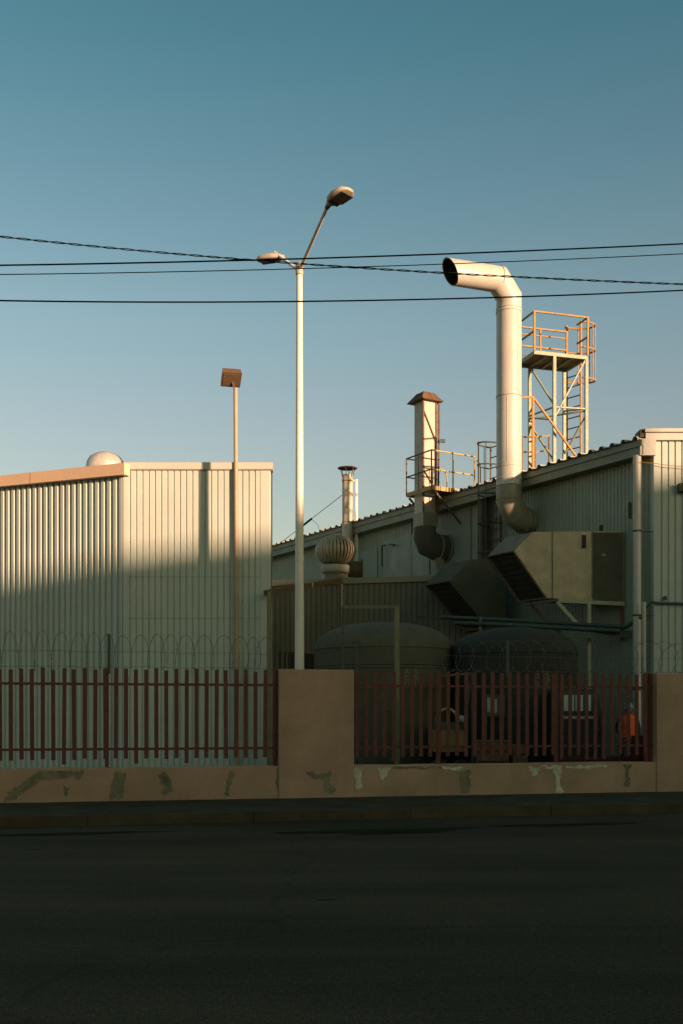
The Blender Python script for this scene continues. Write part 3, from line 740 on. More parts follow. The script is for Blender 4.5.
# support frame for hood
sf = thing('support_frame', 'pale rusty steel frame with a diagonal brace carrying the big grey intake hood', 'steel frame', P(588, 700, 26.5) * 1)
sf.location.z = GZ; sf['_b'] = tuple(sf.location)
MB().bar(P(533, 603.5, 26.9), P(558, 600, 26.5), .09, .07).build('beam', M['brownsteel'], sf)
MB().bar(P(556, 600.5, 26.55), P(624, 604, 26.55), .08, .10).build('beam', M['greensteel'], sf)
MB().bar(P(557, 602, 26.5), P(589, 637, 26.5), .09, .09).build('brace', M['greensteel'], sf)
MB().bar(P(530, 604, 27.2), P(567, 640, 27.2), .08, .08).build('brace', M['brownsteel'], sf)
q_ = P(588.7, 604, 26.5); MB().bar(q_, V((q_.x, q_.y, GZ)), .09, .09).build('post', M['greensteel'], sf)
q_ = P(622, 604, 26.62); MB().bar(q_, q_ - Z * .9, .07, .07).build('post', M['brownsteel'], sf)

# pipe rack
pr = thing('pipe_rack', 'pair of dark green horizontal pipes running above the tanks', 'pipes', P(588, 640, 26.2))
MB().tube([P(440, 617, 27.4), P(500, 619.5, 26.9), P(626, 627, 26.0), P(641, 617, 25.7)], .05, 10).build('pipe', M['darkgreen'], pr)
MB().tube([P(455, 623, 27.2), P(500, 624.5, 26.8), P(620, 631, 26.0)], .06, 10).build('pipe', M['darkgreen'], pr)
b = MB(); b.bar(P(560, 636, 26.2), P(636, 634, 26.2), .05, .16); b.build('beam', M['darkgreen'], pr)
b = MB()
for x in (480, 545): 
    q_ = P(x, 617, 27.0); b.bar(q_, V((q_.x, q_.y, GZ)), .07)
b.each('leg', M['darkgreen'], pr)
MB().bar(P(463, 628, 27.3), P(478, 629, 27.3), .04, .03).build('yellow_bracket', M['yellow'], pr)  # short bracket in the dull yellow paint
# grey-green pipe bracket at left end
MB().bar(P(418, 617, 28.3), P(456, 619, 27.5), .06, .08).build('beam', M['darkgreen'], pr)

# ------------------------------------------------------------------ square chimney with rusty cap
sa = dW; sb = -nW                  # along wall, into wall
near = P(423.4, 450, 32.2); near.z = 0
a_ = .47
stb = near + sa * a_ / 2 + sb * a_ / 2
sq = thing('square_chimney', 'square white chimney with a rusty pyramid cap rising through a railed platform', 'chimney', V((stb.x, stb.y, ZA + 1)))
zt = CH + (HY - 400) / F * 32.2; zb = CH + (HY - 512) / F * 32.2
b = MB(); b.prism([near + Z * zb, near + sb * a_ + Z * zb, near + sb * a_ + sa * a_ + Z * zb, near + sa * a_ + Z * zb], Z * (zt - zb)); b.build('shaft', M['galv_bright'], sq)
# corner angles & ties
b = MB()
for q_ in (near, near + sb * a_): b.bar(q_ + Z * zb, q_ + Z * (zt + .12), .05)
b.bar(near + sb * (a_ + .06) - sa * .03 + Z * zb, near + sb * (a_ + .10) - sa * .03 + Z * (zt + .1), .05)
for py in (410, 420, 428, 440, 452, 466, 478): 
    zq = CH + (HY - py) / F * 32.2; b.bar(near + sb * a_ - sa * .03 + Z * zq, near + sb * (a_ + .07) - sa * .03 + Z * zq, .02)
b.each('corner_angle', M['rust_dark'], sq)
b = MB(); z1 = CH + (HY - 411) / F * 32.2; z2 = CH + (HY - 441) / F * 32.2; z3 = CH + (HY - 470) / F * 32.2
b.bar(near - sa * .03 + Z * z1, near + sb * a_ - sa * .03 + Z * z2, .03); b.bar(near - sa * .03 + Z * z3, near + sb * a_ - sa * .03 + Z * (z3 - .6), .03); b.each('brace', M['brownsteel'], sq)
b = MB(); ctr = near + sa * a_ / 2 + sb * a_ / 2; h_ = .40; zc0 = CH + (HY - 400) / F * 32.2; zc1 = CH + (HY - 391.5) / F * 32.2
lo_ = [ctr + sa * i * h_ + sb * j * h_ + Z * (zc0 + .0) for i, j in ((-1, -1), (-1, 1), (1, 1), (1, -1))]; hi_ = [ctr + sa * i * .17 + sb * j * .17 + Z * (zc1 + .04) for i, j in ((-1, -1), (-1, 1), (1, 1), (1, -1))]
b.add(lo_ + hi_, [(0, 1, 5, 4), (1, 2, 6, 5), (2, 3, 7, 6), (3, 0, 4, 7), (4, 5, 6, 7), (3, 2, 1, 0)]); cp = b.build('cap', M['rust_dark'], sq)
b = MB()
for i in range(4):
    b.bar(lo_[i], hi_[i], .022)
    b.bar(lo_[i].lerp(lo_[(i + 1) % 4], .5), hi_[i].lerp(hi_[(i + 1) % 4], .5), .02)
b.each('cap_rib', M['brownsteel'], cp)
# lamp bracket
b = MB(); q_ = near + sb * a_ + sb * .15 + Z * (CH + (HY - 437) / F * 32.2); b.bar(q_, q_ + V((.16, 0, 0)), .03); b.bar(q_ + V((.02, 0, -.06)), q_ + V((.16, 0, -.06)), .06, .05); b.each('bracket', M['galv_dark'], sq)
# lower duct & elbow, in shade
g0 = ctr + Z * (zb + .02); b = MB(); zl_ = CH + (HY - 526) / F * 32.2
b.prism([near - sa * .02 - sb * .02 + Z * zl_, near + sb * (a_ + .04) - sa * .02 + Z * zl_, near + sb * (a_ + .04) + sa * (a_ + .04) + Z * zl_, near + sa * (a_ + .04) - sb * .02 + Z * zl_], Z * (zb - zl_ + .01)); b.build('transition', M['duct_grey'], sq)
b = MB(); g1 = ctr + Z * (zl_ + .02); rr_ = .40
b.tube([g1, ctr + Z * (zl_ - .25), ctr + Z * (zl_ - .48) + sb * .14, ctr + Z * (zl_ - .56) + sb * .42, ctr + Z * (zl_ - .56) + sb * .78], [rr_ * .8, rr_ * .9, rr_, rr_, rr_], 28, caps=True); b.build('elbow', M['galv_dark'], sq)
b = MB()
for e in (.42, .74): b.lathe(ctr + Z * (zl_ - .56) + sb * e, [(rr_, -.02), (rr_ + .03, -.018), (rr_ + .03, .018), (rr_, .02)], 28, axis=sb)
b.each('elbow_ring', M['duct_grey'], sq)
# little exhaust stub left bottom (pale)
b = MB(); b.tube([P(437, 552, 32.6), P(441, 565, 32.8), P(449, 575, 33)], [.13, .16, .2], 12); b.build('drain_boot', M['duct_grey'], sq)

# platform round the chimney
K = P(431.5, 450, 31.55); K.z = 0; zf = CH + (HY - 488.5) / F * 31.55
pf = thing('service_platform', 'small railed steel platform around the square chimney at roof height', 'platform', V((K.x, K.y, zf)))
kd, kn = 1.30, 1.95
def pk(i, j, z): return K + sa * i + sb * j + Z * z
b = MB()
# deck frame with opening, built from strips
for (i0, i1, j0, j1) in ((0, .55, -.0, kn), (1.15, kd, 0, kn), (.55, 1.15, .75, kn)):
    b.prism([pk(i0, j0, zf - .03), pk(i1, j0, zf - .03), pk(i1, j1, zf - .03), pk(i0, j1, zf - .03)], Z * .03)
b.build('deck', M['brownsteel'], pf)
b = MB()
for a0, a1 in (((0, 0), (0, kn)), ((0, kn), (kd, kn)), ((kd, kn), (kd, 0)), ((kd, 0), (0, 0))): b.bar(pk(*a0, zf + .035), pk(*a1, zf + .035), .012, .12)
b.build('toe_board', M['rail_cream'], pf)
for hh in (1.15, .58):
    b = MB()
    b.bar(pk(0, 0, zf + hh), pk(0, 1.62, zf + hh), .035); b.build('rail', M['rail_cream'], pf)
    b = MB(); b.bar(pk(0, 0, zf + hh), pk(kd, 0, zf + hh), .035); b.build('rail', M['brownsteel'], pf)
    b = MB(); b.bar(pk(kd, 0, zf + hh), pk(kd, 1.0, zf + hh), .035); b.build('rail', M['rail_cream'], pf)
for i, j in ((0, 0), (kd, 0), (0, .80), (kd, .9), (.65, 0)):
    MB().bar(pk(i, j, zf), pk(i, j, zf + 1.15), .035).build('post', M['brownsteel'] if j == 0 else M['rail_cream'], pf)
def loop(i, j0, j1, top):
    n = 8; pts = [pk(i, j0, zf)]
    for k in range(n + 1):
        t = math.pi * k / n / 2; pts.append(pk(i, j0 + (j1 - j0) * (math.sin(t)), zf + top - .22 + .22 * 1 - .22 * (1 - math.cos(t)) * 1)) if False else None
    pts.append(pk(i, j0, zf + top)); 
    for k in range(1, n + 1):
        t = math.pi / 2 * k / n; pts.append(pk(i, j0 + (j1 - j0) * math.sin(t), zf + top - (1 - math.cos(t)) * .25))
    pts.append(pk(i, j1, zf)); return MB().tube(pts, .02, 6)
loop(.9, .95, 1.25, .88).build('gate_loop', M['rail_cream'], pf)
loop(.0, 1.62, 1.85, 1.08).build('gate_loop', M['rail_cream'], pf)
b = MB(); b.bar(pk(0, .1, zf - .05), pk(0, .1, zf - .05) + sb * 1.0 - Z * .9, .05); b.bar(pk(kd, .1, zf - .05), pk(kd, .1, zf - .05) + sb * 1.0 - Z * .9, .05); b.each('bracket', M['brownsteel'], pf)

# caged ladder
cl = P(487.5, 480, 30.6); cl.z = 0
lad = thing('caged_ladder', 'dark caged ladder climbing the hall wall between the two chimneys', 'ladder', V((cl.x, cl.y, 3.2)))
ztl = CH + (HY - 443) / F * 30.6
b = MB(); la = cl + sb * .30 - sa * .22; lb_ = cl + sb * .30 + sa * .22
for q_ in (la, lb_): b.bar(q_ + Z * 3.2, q_ + Z * ztl, .05, .04)
b.build('stile', M['brownsteel'], lad)
b = MB(); z_ = 3.4
while z_ < ztl: b.bar(la + Z * z_, lb_ + Z * z_, .025); z_ += .3
b.each('rung', M['brownsteel'], lad)
b = MB(); hoops = []
def cagept(k, n=10): 
    t = math.pi * k / n; return cl + sb * (.30 - .62 * math.sin(t)) + sa * (-.30 * math.cos(t))
z_ = 4.6
while z_ < ztl + .01:
    b.tube([cagept(k) + Z * z_ for k in range(11)], .022, 5); z_ += .84
b.tube([cagept(k) + Z * (ztl - .03) for k in range(11)], .025, 5); b.each('cage_hoop', M['galv_dark'], lad)
b = MB()
for k in (1, 3, 5, 7, 9): b.bar(cagept(k) + Z * 4.6, cagept(k) + Z * ztl, .035, .012)
b.each('cage_bar', M['galv_dark'], lad)
# dark vertical duct / column behind cage
b = MB(); q_ = WL(6.3, .12, 0); b.bar(q_ + Z * GZ, q_ + Z * (ZE - .4), .22, .3); o = b.build('steel_column', M['galv_dark'], None, q_ + Z * GZ); tag(o, 'dark steel column against the hall wall behind the caged ladder', 'column')

# ------------------------------------------------------------------ observation tower on roof
T0 = P(534.3, 350.3, 29.9); ZF = T0.z; T0.z = 0
ta = V((.96, .28, 0)); tb_ = V((-.30, .953, 0))
def T(i, j, z): return T0 + ta * i + tb_ * j + Z * z
tw_ = 1.687; td = 1.2
ot = thing('roof_tower', 'pale green steel lattice tower with an orange railed deck on the hall roof', 'steel tower', T(.8, .6, ZE))
b = MB()
b.prism([T(0, 0, ZF - .10), T(tw_, 0, ZF - .10), T(tw_, .05, ZF - .10), T(0, .05, ZF - .10)], Z * .10)
b.prism([T(0, td - .05, ZF - .10), T(tw_, td - .05, ZF - .10), T(tw_, td, ZF - .10), T(0, td, ZF - .10)], Z * .10)
b.prism([T(0, .052, ZF - .10), T(.05, .052, ZF - .10), T(.05, td - .052, ZF - .10), T(0, td - .052, ZF - .10)], Z * .10)
b.prism([T(tw_ - .05, .052, ZF - .10), T(tw_, .052, ZF - .10), T(tw_, td - .052, ZF - .10), T(tw_ - .05, td - .052, ZF - .10)], Z * .10)
for i in (.45, .85, 1.25): b.bar(T(i, .06, ZF - .07), T(i, td - .06, ZF - .07), .04, .06)
b.build('deck_frame', M['greensteel'], ot)
b = MB(); b.prism([T(.052, .052, ZF - .03), T(tw_ - .052, .052, ZF - .03), T(tw_ - .052, td - .052, ZF - .03), T(.052, td - .052, ZF - .03)], Z * .025); b.build('deck_plate', M['brownsteel'], ot)
zr = ZE + .1
legs = {'M': (.64, .03), 'R': (tw_ - .03, .03), 'B': (tw_ - .1, td - .03), 'L': (.46, td - .03)}
for k, (i, j) in legs.items():
    ls = MB().bar(T(i, j, zr), T(i, j, ZF - .10), .085, .085); ls.build('leg', M['greensteel'], ot)
b = MB()
for k, (i, j) in legs.items(): b.box(T(i, j, zr) - V((.12, .12, .02)), T(i, j, zr) + V((.12, .12, .02)))
b.each('foot_plate', M['greensteel'], ot)
def LG(k, py):
    i, j = legs[k]; p = T(i, j, 0); return V((p.x, p.y, CH + (HY - py) / F * p.y))
for a1, y1, a2, y2, m in (('M', 407, 'R', 409, 'greensteel'), ('R', 411, 'L', 419, 'greensteel'), ('L', 418, 'M', 420, 'greensteel'), ('L', 366, 'M', 405, 'greensteel'),
                       ('R', 358, 'M', 418, 'greensteel'), ('R', 415, 'B', 455, 'greensteel'), ('L', 424, 'M', 461, 'greensteel'), ('L', 416, 'M', 407, 'greensteel'), ('B', 411, 'R', 409, 'greensteel')):
    MB().bar(LG(a1, y1), LG(a2, y2), .05, .04).build('brace', M[m], ot)
# rusty front brace frame
b = MB(); q1 = P(533, 397, 29.75); q2 = P(576, 456, 30.1); b.bar(q1, q2, .055, .05); b.each('brace', M['rust'], ot)
b = MB(); b.bar(q1, V((q1.x, q1.y, ZE + .1)), .06, .06); b.build('side_post', M['rust'], ot)
b = MB(); b.bar(q1, P(518, 397.5, 29.4), .04, .05); b.build('pipe_bracket', M['rust'], ot)
# guard rails
for i, j in ((0, 0), (tw_, 0), (tw_, td), (0, td), (.82, td)):
    MB().bar(T(i, j, ZF), T(i, j, ZF + 1.12), .05, .05).build('rail_post', M['rust'], ot)
for (a, c) in (((0, 0), (tw_, 0)), ((0, 0), (0, td)), ((0, td), (tw_, td)), ((tw_, .0), (tw_, .6))):
    for hh in (1.1, .55):
        if a == (0, 0) and c == (tw_, 0) and hh == .55: continue
        MB().bar(T(*a, ZF + hh), T(*c, ZF + hh), .045, .04).build('rail', M['rust'], ot)
MB().bar(T(0, td, ZF + .9), T(tw_, td, ZF + .9), .03, .03).build('rail', M['rust'], ot)
b = MB(); b.bar(T(.0, td, ZF + .28), T(.82, td, ZF + .28), .02, .03); b.build('chain', M['brownsteel'], ot)
# tower ladder with hoop cage
LA = P(567, 400, 31.9); LB = P(581, 400, 31.5); LA.z = LB.z = 0
tl = thing('tower_ladder', 'rusty ladder with a hooped cage at the back of the green roof tower', 'ladder', V(((LA.x + LB.x) / 2, 31.7, ZE)))
ztp = CH + (HY - 323) / F * 31.7; zbt = ZE + .15
for q_ in (LA, LB): MB().bar(q_ + Z * zbt, q_ + Z * ztp, .055, .05).build('stile', M['rust'], tl)
z_ = zbt + .2
b = MB()
while z_ < ztp - .9: b.bar(LA + Z * z_, LB + Z * z_, .028); z_ += .31
b.each('rung', M['brownsteel'], tl)
ld = (LB - LA).normalized(); lo2 = V((.95, .31, 0)); mid = (LA + LB) / 2
def hp(k, n=10): t = math.pi * k / n; return mid + lo2 * (.66 * math.sin(t)) - ld * (.34 * math.cos(t))
for py in (327, 352, 382):
    zq = CH + (HY - py) / F * 31.9; MB().tube([hp(k) + Z * zq for k in range(11)], .028, 6).build('hoop', M['rust'], tl)
for k in (2, 4, 6, 8): MB().bar(hp(k) + Z * (CH + (HY - 382) / F * 31.9), hp(k) + Z * (CH + (HY - 326) / F * 31.9), .03, .02).build('cage_bar', M['rust'], tl)
# low roof railing left of tower
rr = thing('roof_railing', 'small rusty railing on the roof edge between the big white pipe and the tower', 'railing', P(545, 465, 30.6))
p_ = [P(535, 470, 30.2), P(549, 462, 30.9), P(522, 470, 29.9)]
for q_ in p_: MB().bar(V((q_.x, q_.y, ZE + .05)), V((q_.x, q_.y, CH + (HY - 437) / F * q_.y)), .045).build('post', M['brownsteel'], rr)
for y in (437, 452):
    MB().bar(P(535, y, 30.2), P(549, y - 1.5, 30.9), .04).build('rail', M['rust'], rr)
    MB().bar(P(535, y, 30.2), P(522, y, 29.9), .04).build('rail', M['brownsteel'], rr)

# ------------------------------------------------------------------ tanks
def tank(label, cx, Y, hwpx, top, sh, m, rows, tx, ty):
    c = P(cx, 700, Y); c.z = GZ; r = hwpx / F * Y; zt_ = CH + (HY - top) / F * Y; zs = CH + (HY - sh) / F * (Y - r * .3)
    root = thing('storage_tank', label, 'tank', c, 'domed storage tanks behind the right fence')
    MB().lathe(c, [(r * .98, 0), (r, .05), (r, zs - GZ - .13)], 56).build('shell', m, root)
    prof = [(r, zs - GZ - .12)]
    n = 12
    for i in range(1, n + 1):
        t = math.pi / 2 * i / n; prof.append((r * max(math.cos(t), 0) ** .85 if i < n else .001, zs - GZ - .12 + (zt_ - zs + .12) * (math.sin(t) ** .95)))
    MB().lathe(c, prof, 56).build('dome', m, root)
    b = MB()
    for zq in (zs - GZ - .16, zs - GZ - .55, zs - GZ - .62, zs - GZ - 1.1, zs - GZ - 1.6): b.lathe(c, [(r, zq), (r + .02, zq + .01), (r + .02, zq + .03), (r, zq + .04)], 56)
    b.each('hoop', m, root)
    MB().lathe(V((c.x, c.y, zt_ - .02)), [(.25, 0), (.25, .03), (.001, .035)], 20).build('hatch', m, root)
    # stencilled marks
    for i, row in enumerate(rows):
        for j, ch in enumerate(row):
            px = tx + j * 8.5; k = (px - 341.5) / F
            # ray hits the shell
            a2 = k * k + 1; b2 = -2 * (k * c.x + c.y); c2 = c.x ** 2 + c.y ** 2 - (r + .012) ** 2
            Yh = (-b2 - math.sqrt(max(b2 * b2 - 4 * a2 * c2, 0))) / (2 * a2)
            p = V((k * Yh, Yh, CH + (HY - (ty + i * 6.4)) / F * Yh)); out = (V((p.x - c.x, p.y - c.y, 0))).normalized()
            cu = bpy.data.curves.new('stencil_letter', 'FONT'); cu.body = ch; cu.size = .165; cu.align_x = 'CENTER'; cu.extrude = .001
            o = bpy.data.objects.new('stencil_letter', cu); COL.objects.link(o); cu.materials.append(M['stencil'])
            rot = Matrix((V((-out.y, out.x, 0)), V((0, 0, 1)), out)).transposed().to_4x4()
            dg = bpy.context.evaluated_depsgraph_get(); me = bpy.data.meshes.new_from_object(o.evaluated_get(dg)); bpy.data.objects.remove(o)
            o = bpy.data.objects.new('stencil_letter', me); COL.objects.link(o); o.parent = root
            o.matrix_local = Matrix.Translation(p - V(root['_b'])) @ rot
    return root
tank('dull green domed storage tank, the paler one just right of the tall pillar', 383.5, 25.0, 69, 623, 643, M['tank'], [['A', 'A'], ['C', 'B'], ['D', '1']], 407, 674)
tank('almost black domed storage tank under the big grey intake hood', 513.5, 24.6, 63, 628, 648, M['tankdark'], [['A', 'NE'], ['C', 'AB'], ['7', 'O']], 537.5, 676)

# brown canopy frame
cf = thing('canopy_frame', 'brown steel canopy frame leaning from the shed corner towards the annexe', 'steel frame', V((P(269, 700, 25.0).x, 25.0, GZ)))
MB().bar(P(265, 593, 25.0), P(341, 580, 28.5), .08, .13).build('beam', M['brownsteel'], cf)
MB().bar(P(266, 588, 25.9), P(310, 584, 28.5), .05, .07).build('beam', M['brownsteel'], cf)
q_ = P(269, 592, 25.0); MB().bar(q_, V((q_.x, q_.y, GZ)), .09, .09).build('post', M['postlight'], cf)
q_ = P(341.5, 582, 28.5); MB().bar(q_, V((q_.x, q_.y, GZ)), .09, .09).build('post', M['galv_dark'], cf)
b = MB(); 
for k in range(10): b.bar(P(341.5 + (k % 2) * .8, 584 + k * 3.6, 28.42), P(341.5 + ((k + 1) % 2) * .8, 587 + k * 3.6, 28.42), .045)
b.build('chain', M['galv'], cf)
b = MB(); b.tube([P(339, 630, 28.3), P(337, 645, 28), P(333, 672, 27.6)], .03, 6); b.build('cable', M['wire'], cf)
b = MB(); b.bar(P(312, 587.5, 27.0), P(312.8, 583.0, 27.0), .05); b.build('clip', M['greensteel'], cf)
# goal-post shaped pipe frame
gp = P(397, 700, 20.6); gp.z = GZ
gf = thing('goal_frame', 'yellowish grey goal shaped steel frame between the right fence and the paler tank', 'goal frame', gp)
q_ = P(397, 607, 20.6); MB().bar(V((q_.x, q_.y, GZ)), q_, .08, .08).build('post', M['postlight'], gf)
q2 = P(343, 607, 21.2); MB().bar(q_ + V((.04, 0, 0)), q2, .05, .065).build('crossbar', M['postlight'], gf)
MB().bar(V((q2.x, q2.y, GZ)), q2, .05, .05).build('post', M['galv_dark'], gf)
# thin posts with hooks near tank (small)
b = MB(); q_ = P(357, 640, 21.5); b.bar(V((q_.x, q_.y, GZ)), q_, .035); b.bar(q_ - V((.08, 0, .04)), q_ + V((.08, 0, -.04)), .03); o = b.build('slim_post', M['darkgreen'], None, V((q_.x, q_.y, GZ))); tag(o, 'slim dark green post with a short crosspiece beside the pillar, before the paler tank', 'post')

# ------------------------------------------------------------------ yard things
# forklift
fk0 = P(450, 745, 22.2); fk0.z = GZ
fk = thing('forklift', 'small dull yellow forklift with an overhead guard parked behind the right fence', 'forklift', fk0)
def YB_(x0, x1, y0, y1, Y, d): 
    a = P(x0, y0, Y); c = P(x1, y1, Y); return MB().box((a.x, Y, c.z), (c.x, Y + d, a.z))
zbt = lambda Y: HY + (CH - GZ) * F / Y
YB_(434, 467, 730.5, 752, 22.2, 1.5).build('chassis', M['yellow'], fk)
YB_(437, 463, 722, 731, 22.35, .9).build('engine_cover', M['galv_dark'], fk)
b = MB(); c = P(447, 721, 22.3); n = 10
b.tube([c + V((math.cos(math.pi * k / n) * .22, 0, math.sin(math.pi * k / n) * .26)) for k in range(n + 1)], .03, 8); b.build('seat_hoop', M['galv'], fk)
b = MB(); c = P(461, 719, 22.25); b.lathe(c, [(.001, 0), (.08, .0), (.08, .04), (.001, .06)], 14, axis=(0, -1, 0)); b.build('work_lamp', M['paper'], fk)
for x in (440, 462):
    r2 = .26; c = P(x, 700, 22.18); c.z = GZ + r2; b = MB(); b.lathe(c, [(.001, 0), (r2 * .55, 0), (r2 * .6, -.02), (r2, -.02), (r2, .16), (.001, .16)], 24, axis=(0, 1, 0)); w = b.build('wheel', M['rubber'], fk)
    MB().lathe(c - V((0, .022, 0)), [(.001, 0), (r2 * .5, 0), (r2 * .5, .01)], 16, axis=(0, 1, 0)).build('rim', M['yellow'], w)
b = MB(); b.tube([P(437, 730, 22.3), P(439, 676, 22.3), P(471, 674, 22.3), P(468, 700, 22.3), P(463, 726, 22.3)], .028, 8)
b.tube([P(437, 730, 23.3), P(439, 676, 23.3), P(471, 674, 23.3), P(468, 700, 23.3), P(463, 726, 23.3)], .028, 8)
for x in (442, 450, 458, 466): b.bar(P(x, 675.5, 22.3), P(x, 677.5, 23.3), .03)
b.build('overhead_guard', M['galv_dark'], fk)
b = MB(); 
for dy in (.0, .9): b.bar(P(473.5, 672, 22.2 + dy), V((P(473.5, 672, 22.2 + dy).x, 22.2 + dy, GZ + .05)), .09, .07)
for yq in (674, 705, 740): b.bar(P(473.5, yq, 22.2), P(473.5, yq, 23.1), .06)
b.build('mast', M['galv_dark'], fk)
b = MB()
for dy in (.1, .7): b.box((P(475, 0, 22.2).x, 22.2 + dy, GZ + .04), (P(475, 0, 22.2).x + .75, 22.3 + dy, GZ + .08))
b.build('fork', M['galv_dark'], fk)
# wooden crates
def crate(label, x0, x1, y0, Y, d, rot):
    a = P(x0, y0, Y); c = P(x1, y0, Y); z1 = a.z; root = thing('wooden_crate', label, 'crate', V(((a.x + c.x) / 2, Y + d / 2, GZ)), 'wooden crates on the yard')
    hw = (c.x - a.x) / 2; R_ = Matrix.Rotation(rot, 3, 'Z'); ce = V(root['_b'])
    def X(x, y, z): q = R_ @ V((x, y, 0)); return ce + V((q.x, q.y, z))
    ax_, ay_ = R_ @ V((1, 0, 0)), R_ @ V((0, 1, 0)); h = z1 - GZ; b = MB()
    nb_ = 4
    for i in range(nb_):
        zq = .09 + (h - .09) * (i + .5) / nb_
        for s_ in (-1, 1):
            b.obox(X(0, s_ * d / 2, zq), ax_, ay_, Z, hw, .012, (h - .09) / nb_ * .44); b.obox(X(s_ * hw, 0, zq), ax_, ay_, Z, .012, d / 2 - .015, (h - .09) / nb_ * .44)
    b.build('slat_side', M['cardboard'], root)
    b = MB(); b.obox(X(0, 0, h + .013), ax_, ay_, Z, hw + .02, d / 2 + .02, .012); b.build('lid', M['cardboard'], root)
    b = MB()
    for s_ in (-1, 0, 1): b.obox(X(s_ * (hw - .06), 0, .045), ax_, ay_, Z, .05, d / 2, .045)
    b.each('skid', M['cardboard'], root); return root
crate('long brown wooden crate low behind the middle of the right fence', 479, 510, 742, 21.6, .7, -.1)
crate('smaller brown wooden crate at the right end of the long one', 511, 526, 746, 21.9, .5, .12)
# notices
o = MB().box((P(487, 0, 22.9).x, 22.9, P(0, 712, 22.9).z), (P(491, 0, 22.9).x, 22.92, P(0, 698, 22.9).z)); 
nb2 = thing('notice_stand', 'pale notice sheets on a dark stand behind the right fence, left of the dark van', 'sign', V((P(490, 0, 22.9).x, 22.95, GZ)))
o.build('sheet', M['paper'], nb2)
MB().box((P(493.5, 0, 22.9).x, 22.9, P(0, 713, 22.9).z), (P(497, 0, 22.9).x, 22.92, P(0, 699, 22.9).z)).build('sheet', M['paper'], nb2)
b = MB(); a = P(484, 695, 22.93); c = P(505, 716, 22.93); b.box((a.x, 22.93, c.z), (c.x, 22.96, a.z)); b.build('board', M['galv_dark'], nb2)
b = MB()
for x in (486, 503): q_ = P(x, 716, 22.96); b.bar(q_, V((q_.x, q_.y, GZ)), .04)
b.each('leg', M['galv_dark'], nb2)
# dark van
vy = 22.5
vx0, vx1 = P(552, 0, vy).x, P(604, 0, vy).x
van = thing('parked_van', 'dark van with windows painted pale as if mirroring the sky parked end-on behind the right fence', 'van', V(((vx0 + vx1) / 2, vy + 1, GZ)))
zA_, zR = GZ + .28, CH + (HY - 689) / F * vy
prof = []
b = MB()
def vsec(y, z0, z1, ins):
    return [V((vx0 + ins, y, z0)), V((vx1 - ins, y, z0)), V((vx1 - ins, y, z0 + (z1 - z0) * .55)), V((vx1 - ins - .07, y, z1 - .06)), V((vx1 - ins - .14, y, z1)), V((vx0 + ins + .14, y, z1)), V((vx0 + ins + .07, y, z1 - .06)), V((vx0 + ins, y, z0 + (z1 - z0) * .55))]
secs = [vsec(vy - .02, zA_ + .1, zR - .5, .06), vsec(vy + .0, zA_, zR - .05, .02), vsec(vy + .12, zA_, zR, 0), vsec(vy + 1.7, zA_, zR, 0), vsec(vy + 1.95, zA_, zR - .5, .03)]
vs = [p for s_ in secs for p in s_]; fs = []
for i in range(len(secs) - 1):
    for k in range(8): a = i * 8 + k; c = i * 8 + (k + 1) % 8; fs.append((a, c, c + 8, a + 8))
fs.append(tuple(range(7, -1, -1))); e = (len(secs) - 1) * 8; fs.append(tuple(range(e, e + 8))); b.add(vs, fs); b.build('body', M['vanpaint'], van)
for x0, x1 in ((564, 574), (575.5, 583), (584.5, 591)):
    a = P(x0, 695, vy - .04); c = P(x1, 711, vy - .04); MB().box((a.x, vy - .045, c.z), (c.x, vy - .015, a.z)).build('window', M['sky_paint_glass'], van)
b = MB(); a = P(560, 716, vy - .05); c = P(594, 719, vy - .05); b.box((a.x, vy - .055, c.z), (c.x, vy - .02, a.z)); b.build('trim_strip', M['galv'], van)
b = MB(); b.box((vx0 + .03, vy - .10, zA_), (vx1 - .03, vy - .025, zA_ + .16)); b.build('bumper', M['galv_dark'], van)
for x in (vx0 + .10, vx1 - .10):
    for y in (vy + .35, vy + 1.5):
        c = V((x, y, GZ + .3)); w = MB().lathe(c, [(.001, -.09), (.2, -.09), (.3, -.08), (.3, .08), (.2, .09), (.001, .09)], 24, axis=(1, 0, 0)).build('wheel', M['rubber'], van)
for x in (556, 600):
    c = P(x, 727, vy - .05); MB().box((c.x - .05, vy - .055, c.z - .09), (c.x + .05, vy - .02, c.z + .09)).build('tail_lamp', M['red'], van)
# dark red steel bins along the wall
def skip(label, x0, x1, y0, Y, d):
    a = P(x0, y0, Y); c = P(x1, y0, Y); root = thing('steel_bin', label, 'bin', V(((a.x + c.x) / 2, Y + d / 2, GZ)), 'dark red steel bins behind the fence')
    x0_, x1_, z1 = a.x, c.x, a.z; b = MB()
    for lo, hi in (((x0_, Y, GZ + .06), (x1_, Y + .03, z1)), ((x0_, Y + d - .03, GZ + .06), (x1_, Y + d, z1)), ((x0_, Y + .031, GZ + .06), (x0_ + .03, Y + d - .031, z1)), ((x1_ - .03, Y + .031, GZ + .06), (x1_, Y + d - .031, z1)), ((x0_ + .031, Y + .031, GZ + .06), (x1_ - .031, Y + d - .031, GZ + .09))): b.box(lo, hi)
    b.build('box', M['red'], root)
    b = MB(); n_ = 4
    for i in range(n_ + 1): xx = x0_ + .03 + (x1_ - x0_ - .06) * i / n_; b.box((xx - .02, Y - .03, GZ + .05), (xx + .02, Y - .002, z1 - .045))
    b.box((x0_ - .02, Y - .035, z1 - .043), (x1_ + .02, Y - .002, z1 + .005)); b.each('rib', M['red'], root); return root
skip('long low dark red steel bin close behind the right end of the right fence', 562, 640, 757.5, 20.9, .7)
skip('taller dark red steel bin wedged behind the right end pillar', 641, 668, 736, 21.1, .7)

